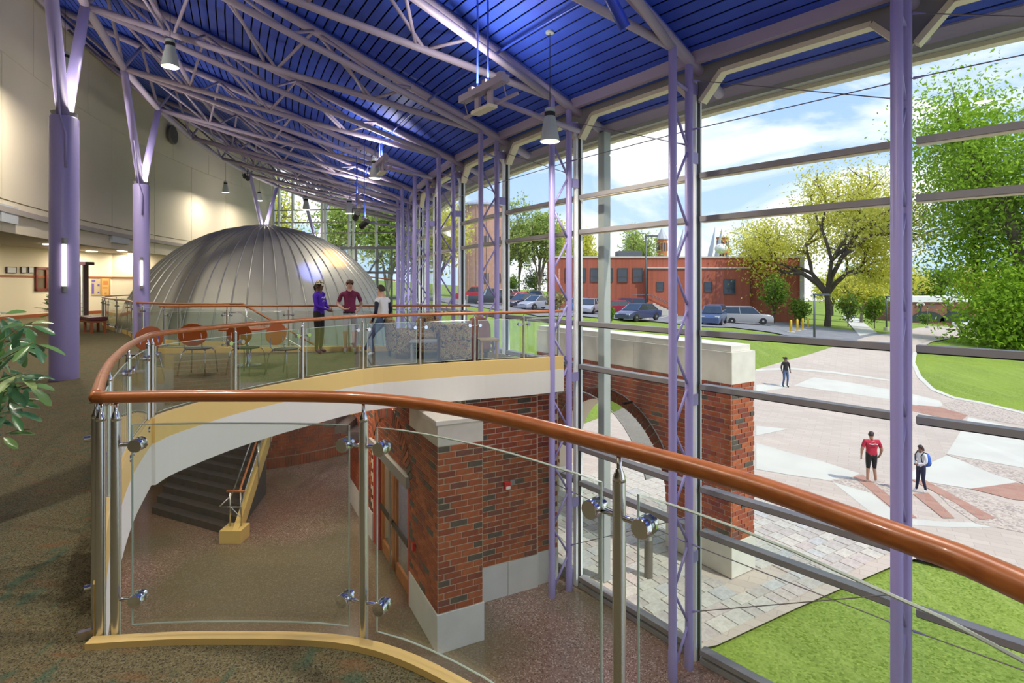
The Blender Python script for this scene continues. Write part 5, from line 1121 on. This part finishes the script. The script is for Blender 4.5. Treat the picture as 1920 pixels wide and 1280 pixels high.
for sx in (-1, 1): MB().path([(.12*sx*k, .14*k, 1.43*k), (.12*sx*k, -.02*k, 1.49*k), (.12*sx*k, -.135*k, 1.36*k), (.13*sx*k, -.11*k, 1.15*k), (.13*sx*k, .12*k, 1.02*k)], .018*k, 6).build('strap', blackc, bp, smooth=True)
q = unp(1473, 727); Yw = q[1]; t, hp, k = person('person in a black jacket and jeans walking towards the viewer on the plaza', (q[0], q[1], g(*q)+.02), math.radians(8), 57.7/F*Yw, dict(elL=(.27, .05, 1.14), wrL=(.29, .02, .93), haL=(.29, -.01, .86), elR=(-.27, .0, 1.14), wrR=(-.29, -.10, .94), haR=(-.29, -.13, .87), knL=(.09, -.07, .50), anL=(.08, -.02, .085), toL=(.09, -.16, .035), knR=(-.09, .0, .49), anR=(-.08, .14, .10), toR=(-.09, .01, .035)), (0.20, 0.11, 0.07), blackc, denim, blackc, dkhair, True, False, 1.0)
hair_cap(t, hp, k, dkhair, .10, .01, 1.15); MB().sphere(hp(-.10, .06, .05), .055*k, 10, 7).build('hair_bun', dkhair, t, smooth=True)
# ================================================================== furniture on the bridge
def pattern_fabric():
    m = bpy.data.materials.new('swirl patterned upholstery'); m.use_nodes = True; nt = m.node_tree; b = nt.nodes['Principled BSDF']; b.inputs['Roughness'].default_value = .9; N = nt.nodes.new; L = nt.links.new
    tc = N('ShaderNodeTexCoord'); nz = N('ShaderNodeTexNoise'); nz.inputs['Scale'].default_value = 11; nz.inputs['Distortion'].default_value = 1.4; nz.inputs['Detail'].default_value = 1
    cr = N('ShaderNodeValToRGB'); cr.color_ramp.interpolation = 'CONSTANT'
    for pos, c in ((.38, (.10, .035, .04)), (.44, (.42, .35, .17)), (.50, (.22, .05, .045)), (.55, (.36, .30, .16)), (.61, (.05, .03, .045))):
        e = cr.color_ramp.elements.new(pos); e.color = (*c, 1)
    cr.color_ramp.elements[0].color = (.38, .32, .17, 1); L(tc.outputs['Object'], nz.inputs['Vector']); L(nz.outputs[0], cr.inputs[0]); L(cr.outputs[0], b.inputs['Base Color']); return m
patt = pattern_fabric(); brownf = mat('brown plush upholstery', (0.24, 0.10, 0.075), 0.85, var=(0.18, 0.07, 0.055), scale=6); mauvef = mat('plum upholstery', (0.11, 0.05, 0.06), .8); oakf = mat('light oak', (0.36, 0.24, 0.09), .45); darkleg = mat('dark wood', (0.05, 0.025, 0.015), .4)
def armchair(label, x, y, rz, back_m, seat_m, arm_m, round_back=False, sc=.88):
    t = thing('armchair', label, 'chair', (x, y, 0), 'lounge armchairs on the bridge', rz, local=True); t.scale = (sc, sc, 1.0)
    MB().box((0, 0, .25), (.66, .62, .24)).build('seat_base', seat_m, t, bevel=.03); MB().box((0, -.03, .42), (.50, .56, .12)).build('seat_cushion', seat_m, t, bevel=.05)
    if round_back:
        mb = MB(); n = 14; pr = []
        for i in range(n+1): a = math.pi*i/n; pr.append((.36*math.cos(a), .10+.62*0+.0, .52+.40*math.sin(a)**.7))
        poly = [(-.36, .18)]+[(p_[0]*-1*-1, p_[2]) for p_ in reversed(pr)]+[(.36, .18)]
        mb.prism_uv([(q[0], q[1]) for q in poly], (0, .20, 0), (1, 0, 0), (0, 0, 1), (0, 1, 0), 0, .16); mb.build('backrest', back_m, t, fix=True, bevel=.04)
    else: MB().add([(-.34, .20, .14), (.34, .20, .14), (.34, .34, .14), (-.34, .34, .14), (-.33, .30, .86), (.33, .30, .86), (.33, .42, .86), (-.33, .42, .86)], [(0, 1, 5, 4), (1, 2, 6, 5), (2, 3, 7, 6), (3, 0, 4, 7), (4, 5, 6, 7), (3, 2, 1, 0)]).build('backrest', back_m, t, fix=True, bevel=.05)
    for sx in (-1, 1): MB().box((.36*sx, -.02, .36), (.12, .62, .50)).build('armrest', arm_m, t, bevel=.05)
    for sx in (-1, 1):
        for sy in (-1, 1): MB().box((.29*sx, .26*sy, .06), (.06, .06, .13)).build('leg', darkleg, t)
    return t
armchair('swirl-patterned armchair with its back to the viewer', -1.08, 11.0, math.radians(177), patt, patt, mauvef)
armchair('brown plush armchair with rounded back near the glass', -0.95, 12.0, math.radians(-128), brownf, brownf, brownf, True, 1.0)
armchair('swirl-patterned armchair beside the person in the white shirt', -2.40, 12.25, math.radians(120), patt, patt, patt)
armchair('low patterned armchair behind the coffee table', -1.95, 12.75, math.radians(5), patt, patt, mauvef, True)
def table(label, x, y, w, d, h, m_, rz=0, name='side_table', leg=.04):
    t = thing(name, label, 'table', (x, y, 0), None, rz, local=True); MB().box((0, 0, h-.02), (w, d, .04)).build('tabletop', m_, t, bevel=.006)
    for sx in (-1, 1):
        for sy in (-1, 1): MB().box(((w/2-.04)*sx, (d/2-.04)*sy, (h-.04)/2), (leg, leg, h-.04)).build('leg', m_, t)
table('light oak side table right of the patterned armchair', -0.50, 11.30, .40, .40, .50, oakf, .3); table('low grey-topped coffee table between the armchairs', -1.75, 11.75, .80, .42, .42, mat('grey laminate', (.30, .30, .32), .3), .1, 'coffee_table')
orange = mat('orange bent plywood', (0.42, 0.10, 0.022), .35); blackp = mat('black seat plastic', (.02, .02, .02), .5)
def cafe_chair(label, x, y, rz, seat_m):
    t = thing('cafe_chair', label, 'chair', (x, y, 0), 'cafe chairs on the bridge', rz, local=True)
    poly = [(.25*math.cos(2*math.pi*i/20), .72+.20*math.sin(2*math.pi*i/20)) for i in range(20)]
    MB().prism_uv(poly, (0, .20, 0), (1, 0, 0), (0, 0, 1), (0, 1, 0), 0, .014).build('backrest', orange, t, fix=True, bevel=.004)
    MB().prism_uv([(.22*math.cos(2*math.pi*i/16), .20*math.sin(2*math.pi*i/16)) for i in range(16)], (0, 0, .45), (1, 0, 0), (0, 1, 0), (0, 0, 1), 0, .022).build('seat', seat_m, t, fix=True)
    for sx in (-1, 1):
        MB().path([(.17*sx, -.15, .445), (.20*sx, -.20, .40), (.23*sx, -.24, .0)], .011, 8).build('leg', chrome, t, smooth=True); MB().path([(.17*sx, .12, .445), (.20*sx, .18, .40), (.23*sx, .26, 0)], .011, 8).build('leg', chrome, t, smooth=True)
        MB().path([(.15*sx, .10, .44), (.15*sx, .19, .50), (.15*sx, .215, .75)], .011, 8).build('back_support', chrome, t, smooth=True)
cafe_chair('orange oval-backed cafe chair nearest the bridge corner', -5.60, 9.9, math.radians(185), blackp); cafe_chair('orange oval-backed cafe chair beside the cafe table', -4.78, 10.0, math.radians(170), blackp); cafe_chair('cafe chair with black seat turned sideways by the stairs', -4.0, 9.8, math.radians(70), blackp); cafe_chair('orange cafe chair beside the second forked column', -6.1, 9.1, math.radians(250), blackp)
ct = thing('cafe_table', 'small wood-topped cafe table between the orange chairs', 'table', (-5.2, 10.9, 0)); MB().box((-5.2, 10.9, .73), (.75, .75, .03)).build('tabletop', orange, ct, bevel=.006); MB().tube((-5.2, 10.9, .03), (-5.2, 10.9, .72), .03, 10).build('pedestal', chrome, ct, smooth=True); MB().lathe([(.26, 0), (.26, .02), (.04, .05)], 20, (-5.2, 10.9, 0)).build('foot', chrome, ct)
# ---- bench and fern by the dome well
bn = thing('bench', 'plum cushioned bench with wooden legs beside the dome railing', 'bench', (-14.1, 18.6, 0), None, math.radians(-38), local=True)
MB().box((0, 0, .47), (1.55, .48, .13)).build('cushion', mat('plum bench vinyl', (.09, .02, .03), .4), bn, bevel=.03); MB().box((0, 0, .38), (1.5, .44, .06)).build('apron', woodtrim, bn)
for sx in (-1, 0, 1):
    for sy in (-1, 1): MB().box((.70*sx, .18*sy, .18), (.07, .07, .36)).build('leg', woodtrim, bn)
fernleaf = leafmat('fern fronds', (0.04, 0.20, 0.02), (0.12, 0.36, 0.05), .3); potm = mat('dark planter', (.05, .045, .04), .5)
fp = Vector((-15.6, 19.2, 0)); t = thing('potted_fern', 'bushy green potted fern behind the bench', 'plant', fp); MB().lathe([(.20, 0), (.26, .45), (.23, .45)], 18, fp).build('pot', potm, t)
lvm = MB(); rg = random.Random(3)
for i in range(46):
    a = rg.uniform(0, 6.28); e = rg.uniform(.3, 1.3); L_ = rg.uniform(.55, .95); pts = [fp+Vector((math.cos(a)*L_*u*math.sin(e), math.sin(a)*L_*u*math.sin(e), .45+L_*(u*math.cos(e)*1.1-.55*u*u*math.sin(e))+.15*u)) for u in (0, .25, .5, .75, 1)]
    for p_, q_ in zip(pts, pts[1:]):
        d_ = (q_-p_).normalized(); s_ = d_.cross(Vector((0, 0, 1))).normalized()
        for j in range(3):
            c_ = p_.lerp(q_, j/3)
            for sg in (-1, 1):
                kk = len(lvm.v); lvm.v += [c_, c_+s_*sg*.10+d_*.02, c_+s_*sg*.11+d_*.06, c_+d_*.05]; lvm.f.append((kk, kk+1, kk+2, kk+3))
lvm.build('fronds', fernleaf, t)['kind'] = 'stuff'
# ---- umbrella plant close to the viewer on the left
up = Vector((-3.3, 2.75, 0)); t = thing('umbrella_plant', 'glossy umbrella plant reaching in from the left edge', 'plant', up); MB().lathe([(.17, 0), (.22, .42), (.19, .42)], 20, up).build('pot', potm, t, smooth=True, auto=40)
lme = MB().add([(0, 0, 0), (.022, .05, .008), (.027, .10, .006), (.018, .145, -.004), (0, .165, -.012), (-.018, .145, -.004), (-.027, .10, .006), (-.022, .05, .008), (0, .08, 0)], [(0, 1, 8), (1, 2, 8), (2, 3, 8), (3, 4, 8), (4, 5, 8), (5, 6, 8), (6, 7, 8), (7, 0, 8)]).mesh('leaf', None, True)
lme.materials.append(mat('umbrella plant leaf', (.05, .14, .05), .28, rnd=[((.06, .17, .08), 4), ((.08, .22, .08), 3), ((.14, .28, .08), 2), ((.30, .42, .16), 1.5)], spec=.6)); stemm = mat('green stem', (.16, .20, .06), .5)
rg = random.Random(12); org = ORG[t.name]
heads = [at(px, py, Y*.86) for px, py, Y in ((50, 607, 3.2), (62, 642, 3.05), (44, 655, 3.3), (35, 700, 3.1), (12, 610, 3.3), (5, 640, 3.5), (50, 720, 3.2), (15, 750, 3.3), (18, 770, 3.15), (5, 690, 3.4), (2, 815, 3.2), (22, 640, 3.5), (-10, 720, 3.5), (0, 590, 3.6), (30, 730, 3.5), (-15, 660, 3.3), (8, 720, 3.05), (-25, 780, 3.4))]
for i, h_ in enumerate(heads):
    b_ = up+Vector((rg.uniform(-.06, .06), rg.uniform(-.06, .06), .42)); m_ = b_.lerp(h_, .5)+Vector((-.06, 0, .16)); MB().path([b_, m_, h_], [.008, .006, .003], 6).build('stem', stemm, t, smooth=True)
    tilt = Vector((rg.uniform(-.5, .6), rg.uniform(-.9, .1), 1)).normalized(); q0 = Vector((0, 0, 1)).rotation_difference(tilt).to_matrix(); nl = rg.choice((6, 7, 8)); ph0 = rg.uniform(0, 6)
    for j in range(nl):
        a = ph0+2*math.pi*j/nl; sc = rg.uniform(.58, .85); R3 = q0 @ Matrix.Rotation(a, 3, 'Z') @ Matrix.Rotation(-rg.uniform(.25, .75), 3, 'X'); M = (R3*sc).to_4x4(); M.translation = h_-org+(R3 @ Vector((0, .02, 0))); inst(lme, 'leaf', t, M)
# ---- things on the corridor wall
def wpt(px, i=3, off=.03):
    a, b = back[i], back[i+1]; r_ = (px-CX)/F; t_ = (a.x-r_*a.y)/(r_*(b.y-a.y)-(b.x-a.x)); p_ = a.lerp(b, t_); d_ = (b-a).normalized(); return p_, d_, Vector((d_.y, -d_.x, 0))
frame_m = mat('black picture frame', (.015, .015, .018), .4); paper = mat('certificate paper', (.70, .72, .72), .7, var=(.5, .52, .55), scale=60)
for i, (x0, x1) in enumerate(((9, 29), (37, 47), (51, 61))):
    p0, d_, n_ = wpt(x0); p1, _, _ = wpt(x1); zc = 1.6+(HY-506)/F*((p0.y+p1.y)/2); hz_ = 6/F*p0.y
    t = tag(MB().beam(V(p0, zc)+n_*.05, V(p1, zc)+n_*.05, .03, 2*hz_).build('picture_frame', frame_m), 'black framed certificate, %s from the left on the corridor wall' % ordn[i], 'picture', 'framed certificates'); MB().beam(V(p0.lerp(p1, .12), zc)+n_*.068, V(p0.lerp(p1, .88), zc)+n_*.068, .004, 1.6*hz_).build('certificate', paper, t)
p0, d_, n_ = wpt(64); p1, _, _ = wpt(98); z0, z1 = 1.28, 2.45; w = struct('window_%d' % (WN+1), V(p0, z0)); w['label'] = 'red framed interior window in the corridor wall'
rdw = mat('deep red frame', (.16, .015, .012), .4)
for u, v, za, zb in ((0, .09, z0, z1), (.55, .64, z0, z1), (.91, 1, z0, z1), (0, 1, z0, z0+.12), (0, 1, z1-.12, z1)): MB().beam(V(p0.lerp(p1, u), (za+zb)/2)+n_*.04, V(p0.lerp(p1, v), (za+zb)/2)+n_*.04, .10, zb-za).build('frame', rdw, w)
MB().beam(V(p0, (z0+z1)/2)+n_*.012, V(p1, (z0+z1)/2)+n_*.012, .02, z1-z0).build('pane', mat('warm dark glass', (.10, .08, .05), .15), w)
for i, (x0, x1, y0, y1, c1, c2, lab) in enumerate(((170, 187, 523, 553, (.50, .40, .26), (.13, .09, .35), 'tan and purple information poster'), (188, 206, 522, 553, (.62, .38, .12), (.55, .20, .05), 'orange banner poster'))):
    p0, d_, n_ = wpt(x0, 4); p1, _, _ = wpt(x1, 4); Ym = (p0.y+p1.y)/2; za, zb = at(0, y1, Ym).z, at(0, y0, Ym).z
    t = tag(MB().beam(V(p0, (za+zb)/2)+n_*.03, V(p1, (za+zb)/2)+n_*.03, .02, zb-za).build('poster', mat(lab, c1, .7)), lab+' on the far corridor wall', 'poster')
    ink = mat(lab+' ink', c2, .7)
    for (u0, u1, v0, v1) in (((.05, .45, .80, .95), (.05, .30, .08, .72), (.68, .92, .55, .68), (.70, .90, .10, .22)) if i == 0 else ((.05, .12, .0, 1), (.85, .95, .0, 1), (.25, .75, .62, .86), (.2, .7, .40, .48), (.4, .6, .05, .15))):
        MB().beam(V(p0.lerp(p1, u0), za+(zb-za)*(v0+v1)/2)+n_*.042, V(p0.lerp(p1, u1), za+(zb-za)*(v0+v1)/2)+n_*.042, .004, (zb-za)*(v1-v0)).build('print', ink, t)
kx = at(156, 520, 25.5); ki = thing('display_kiosk', 'dark plum display kiosk behind the nearest column', 'kiosk', (kx.x, kx.y, 0)); plum = mat('plum kiosk laminate', (.10, .045, .07), .5)
MB().box((kx.x-.1, kx.y, 1.25), (.40, .40, 2.5)).build('cabinet', plum, ki); MB().box((kx.x+.12, kx.y-.22, 1.25), (.07, .07, 2.5)).build('corner_post', alulight, ki); MB().box((kx.x, kx.y, 2.56), (.62, .55, .14)).build('crown', plum, ki); MB().box((kx.x-.1, kx.y-.21, 1.5), (.28, .02, .9)).build('screen', mat('dark screen', (.05, .03, .03), .2), ki)
grl = mat('blue grey grille', (.50, .54, .58), .6)
def onwall(px, z):
    lo, hi = 60.0, -6.0
    for _ in range(50):
        md = (lo+hi)/2; p_ = PO(46.15, md); 
        if p_.y < .3 or CX+F*p_.x/p_.y < px: lo = md
        else: hi = md
    return md
for px, za, zb, wpx, lab in ((14, 3.12, 3.55, 32, 'blue grey air grille at the left edge of the cream wall'), (224, 3.12, 3.52, 32, 'blue grey air grille between the two forked columns')):
    a0, a1 = onwall(px-wpx/2, 0), onwall(px+wpx/2, 0); t = tag(ring(MB(), 46.10, 46.195, za, za, zb-za, [a0, (a0+a1)/2, a1]).build('air_grille', grl), lab, 'grille', 'air grilles')
    for i in range(9): z = za+.04+(zb-za-.08)*i/8; ring(MB(), 46.105, 46.125, z, z, .012, [a0-.05, (a0+a1)/2, a1+.05]).build('louvre', alu, t)
a0 = onwall(320, 0); pw = PO(46.1, a0, 1.6+(HY-253)/F*PO(46.1, a0).y); nn_ = (Vector((CCX, CCY, 0))-V(pw, 0)).normalized(); t = tag(MB().lathe([(.42, 0), (.42, .08), (.38, .10)], 28, pw, nn_).build('wall_speaker', mat('grey speaker', (.16, .15, .14), .6), None, smooth=True, auto=40), 'round dark grey loudspeaker high on the cream wall', 'speaker'); MB().lathe([(.36, .10), (.10, .12)], 28, pw, nn_).build('speaker_grille', mat('speaker mesh', (.10, .10, .10), .7), t)
# ================================================================== lamps
shade_m = mat('pale green grey lamp shade', (.42, .47, .44), .45); lampglow = mat('lamp glow', (1, .90, .70), .5, emit=9.0); cordm = mat('black cord', (.01, .01, .01), .6)
def area(name, loc, d_, size, power, col, parent=None, spread=math.pi):
    l = bpy.data.lights.new(name, 'AREA'); l.shape = 'DISK'; l.size = size; l.energy = power; l.color = col; l.spread = spread
    o = bpy.data.objects.new(name, l); COL.objects.link(o); o.rotation_euler = Vector(d_).to_track_quat('-Z', 'Y').to_euler()
    if parent: o.parent = parent; o.location = Vector(loc)-ORG[parent.name]
    else: o.location = loc
    return o
PEND = [(1031, 265, 9.0, 'pendant lamp hanging before the glass near the fourth lattice column'), (319, 125, 11.0, 'pendant lamp hanging above the second forked column'), (703, 334, 15.5, 'pendant lamp hanging over the people on the bridge'), (655, 400, 20.5, 'smaller pendant lamp over the right side of the dome'), (122, 140, 13.2, 'pendant lamp by the cream wall behind the nearest forked column'), (486, 376, 31.0, 'tiny distant pendant lamp above the dome crown')]
PW = 95.0
def pendant(b, lab, power=PW):
    rr_ = math.hypot(b.x-CCX, b.y-CCY); top = deck(rr_); t = thing('pendant_lamp', lab, 'lamp', b, 'bell pendant lamps')
    MB().lathe([(.155, 0), (.150, .06), (.125, .22), (.095, .36), (.088, .40)], 24, b, caps=False).build('shade', shade_m, t, smooth=True); MB().lathe([(.088, .40), (.088, .47)], 20, b).build('collar', cordm, t, smooth=True, auto=30); MB().lathe([(.085, .47), (.085, .53), (.02, .56)], 20, b).build('cap', shade_m, t, smooth=True, auto=30)
    MB().lathe([(.0, .10), (.07, .09), (.075, .06), (0, .05)], 16, b).build('bulb', lampglow, t, smooth=True); MB().tube(b+Vector((0, 0, .55)), V(b, top), .006, 6).build('cord', cordm, t); MB().lathe([(.07, -.03), (.07, 0)], 12, V(b, top)).build('canopy', shade_m, t)
    area('pendant_light', b+Vector((0, 0, .02)), (0, 0, -1), .26, power, (1, .90, .76), t)
for px, py, Y, lab in PEND: pendant(at(px, py, Y), lab, 150 if px == 122 else 90 if px == 486 else 50 if px in (703, 655) else PW)
for i, (r_, a) in enumerate(((40.5, 44), (40.5, 50), (44.8, 40), (40, 9), (44.8, 4))): pendant(PO(r_, a, 6.2 if r_ > 41 else 4.9), ('pendant lamp above the viewer' if i == 0 else 'pendant lamp behind the viewer' if i == 1 else 'pendant lamp by the cream wall left of the view' if i == 2 else 'pendant lamp hidden among the far trusses' if i == 3 else 'pendant lamp by the far cream wall'))
# roof brackets, with uplights added to brighten the deck
def fixture(lab, px, py, Y, power=30.0, rods=True):
    c = at(px, py, Y); rr_ = math.hypot(c.x-CCX, c.y-CCY); n_ = (Vector((CCX, CCY, 0))-V(c, 0)).normalized(); d_ = Vector((-n_.y, n_.x, 0)); t = thing('bracket_added_uplight', lab, 'light fixture', c, 'brackets with added uplights'); X3 = Vector((0, 0, 1))
    MB().obox(c, d_*.62, n_*.07, X3*.055).build('channel', mauve, t); MB().tube(c-d_*.75-X3*.24+n_*.12, c+d_*.75-X3*.24+n_*.12, .028, 8).build('pipe', mauve, t, smooth=True)
    for s_ in (-.55, .55): MB().tube(c+d_*s_-X3*.05, c+d_*s_-X3*.24+n_*.06, .010, 6).build('hanger', mauve, t)
    for s_ in (-.18, .18): MB().obox(c+d_*s_-X3*.15+n_*.02, d_*.06, n_*.02, X3*.15).build('plate', mauve, t)
    MB().obox(c-X3*.31+n_*.02, d_*.26, n_*.08, X3*.025).build('tray', beige, t)
    for s_ in (-.5, -.1, .3): MB().obox(c+d_*s_+X3*.085, d_*.05, n_*.05, X3*.03).build('junction_box', mauve, t)
    MB().tube(c+n_*.05-X3*.10, PO(RF, math.degrees(math.atan2(CCY-c.y, CCX-c.x)), c.z-.32), .045, 10).build('outrigger', mauve, t, smooth=True)
    for s_ in (-.15, .15): MB().tube(c+d_*s_+X3*.05, V(c+d_*s_, deck(rr_)), .016, 6).build('conduit', bluepipe, t)
    MB().obox(c+X3*.062, d_*.4, n_*.05, X3*.004).build('lens', lampglow, t)
    area('uplight', c+X3*.14, (0, 0, 1), .5, power, (1, .93, .84), t)  # lamp and glowing lens are added to the bracket
fixture('mauve bracket with added uplight under the roof near the second lattice column', 905, 168, 8.6); fixture('mauve bracket with added uplight above the people on the bridge', 714, 303, 15.0); fixture('mauve bracket with added uplight over the far side of the dome', 670, 372, 20.0); fixture('mauve bracket with added uplight at the far end of the hall', 684, 412, 26.0)
for i, a in enumerate((42, 50)):  # more uplights added outside the view for the deck
    p_ = PO(38.2, a, 5.2); c_ = p_
    t = thing('bracket_added_uplight', 'added bracketed uplight %s' % ('above the top right of the view' if i == 0 else 'behind the viewer'), 'light fixture', p_, 'brackets with added uplights'); MB().box(p_, (.9, .2, .1), math.radians(50)).build('channel', mauve, t); MB().tube(p_, V(p_, deck(38.2)), .016, 6).build('conduit', bluepipe, t); area('uplight', p_+Vector((0, 0, .12)), (0, 0, 1), .5, 45, (1, .93, .84), t)
tag(MB().path([PO(37.25, 46-i*1.5, deck(37.25)-.22) for i in range(34)], .022, 8).build('sprinkler_pipe', bluepipe, None, smooth=True), 'thin blue pipe running under the roof parallel to the glass', 'pipe')
bs = at(1165, 30, 7.0); t = tag(MB().tube(bs+Vector((-.22, -.1, .30)), bs+Vector((.06, .06, -.12)), .075, 18).build('blue_canister', bluepipe, None, smooth=True, auto=40), 'blue cylindrical fixture under the roof at the top of the view', 'fixture'); MB().tube(bs+Vector((-.05, 0, .02)), bs+Vector((-.12, .1, .9)), .012, 6).build('rod', bluepipe, t)
# stage lamps that colour the dome
def dome_hit(px, py):
    d = Vector(((px-CX)/F, 1, (HY-py)/F)).normalized(); o = Vector((0, 0, EYE))-DC; b = o.dot(d); c = o.length_squared-DR*DR; q = b*b-c
    return Vector((0, 0, EYE))+d*(-b-math.sqrt(max(q, 0)))
black = mat('black stage lamp', (.012, .012, .014), .5)
for px, py, Y, tgt, col, e_, lab in ((668, 405, 17.2, dome_hit(628, 484), (1, .36, .03), 3000, 'black stage lamp with amber beam aimed at the dome'), (683, 420, 16.8, dome_hit(582, 510), (.08, .16, 1), 1000, 'black stage lamp with blue beam aimed at the dome'), (459, 330, 27, dome_hit(482, 432), (1, .5, .15), 40, 'small black stage lamp with amber glow on the far truss'), (464, 334, 27, dome_hit(500, 434), (.2, .3, 1), 40, 'small black stage lamp with blue glow on the far truss')):
    c = at(px, py, Y); d_ = (tgt-c).normalized(); rr_ = math.hypot(c.x-CCX, c.y-CCY); t = thing('stage_lamp', lab, 'lamp', c, 'stage lamps'); MB().lathe([(.07, -.22), (.085, -.2), (.085, .08), (.10, .16), (.085, .16)], 16, c, d_).build('can', black, t, smooth=True, auto=40); MB().path([c+Vector((-.12, 0, 0)), c+Vector((-.12, 0, .22)), c+Vector((.12, 0, .22)), c+Vector((.12, 0, 0))], .012, 6).build('yoke', black, t); MB().tube(c+Vector((0, 0, .22)), V(c, deck(rr_)-.1), .012, 6).build('hanger', bluepipe, t)
    l = bpy.data.lights.new('stage_beam', 'SPOT'); l.energy = e_; l.color = col; l.spot_size = math.radians(17 if Y < 25 else 12); l.spot_blend = .9; l.shadow_soft_size = .06; o = bpy.data.objects.new('stage_beam', l); COL.objects.link(o); o.parent = t; o.location = d_*.2; o.rotation_euler = d_.to_track_quat('-Z', 'Y').to_euler()
# ceiling lamps in the corridor, and lights added under the slabs
def downlight(p_, lab, power, r_=.16, grp='recessed ceiling lights', square=False):
    t = tag(MB().lathe([(r_, 0), (r_, .03), (r_*.9, .04)], 20, Vector(p_)-Vector((0, 0, .05))).build('ceiling_light', lampglow), lab, 'lamp', grp); MB().lathe([(r_*1.12, 0), (r_*1.12, .02)], 20, Vector(p_)-Vector((0, 0, .02))).build('rim', alulight, t); area('ceiling_light_lamp', Vector(p_)-Vector((0, 0, .07)), (0, 0, -1), r_*1.7, power, (1, .88, .70), t)
CW = [((172, 470), 'left of the pair of glowing corridor ceiling lights'), ((182, 475), 'right of the pair of glowing corridor ceiling lights'), ((249, 475), 'glowing corridor ceiling light beside the second forked column')]
for (px, py), lab in CW: Y = (3.36-EYE)*F/(HY-py); downlight(((px-CX)/F*Y, Y, 3.36), lab, 55, .24)
for i, (x, y) in enumerate(((-18, 14), (-21, 18), (-20, 24), (-17, 8), (-20, 28.5))): downlight((x, y, 3.36), 'corridor ceiling light hidden behind the cream bulkhead, %s along' % ordn[i], 75, .24)
for i, (x, y) in enumerate(((-5, 8.8), (-2.6, 11.5), (-6, 11.6), (-8.6, 10.2), (-1.0, 12.0), (-4.5, 12.5), (-7, 5.5), (-5.5, 2.5), (-2.6, 1.0), (-9.8, 13.4), (-3.4, 13.0))): downlight((x, y, -.42), 'added recessed light under the balcony slab, %s of the lower level' % ordn[i], 20, .10, 'added lower level lights')  # added to brighten the lower level

for j in (-2, 0, 2, 6, 8):  # uplights added on the column tops to brighten roof and wall
    a = (qphi(j)+qphi(j+1))/2; p_ = PO(RQ, a, 4.44); t = tag(MB().lathe([(.17, 0), (.19, .06), (.15, .065)], 24, p_).build('added_column_uplight', alu), 'added ring uplight crowning the '+ylab[j].split(' forking')[0].split(' standing')[0].split(' rising')[0].split(' behind')[0], 'lamp', 'added column uplights')
    MB().lathe([(.15, .066), (.0, .07)], 24, p_).build('lens', lampglow, t); area('added_column_lamp', p_+Vector((0, 0, .10)), Vector((.12*math.cos(math.radians(a)), .12*math.sin(math.radians(a)), 1)), .34, 60, (1, .92, .80), t)
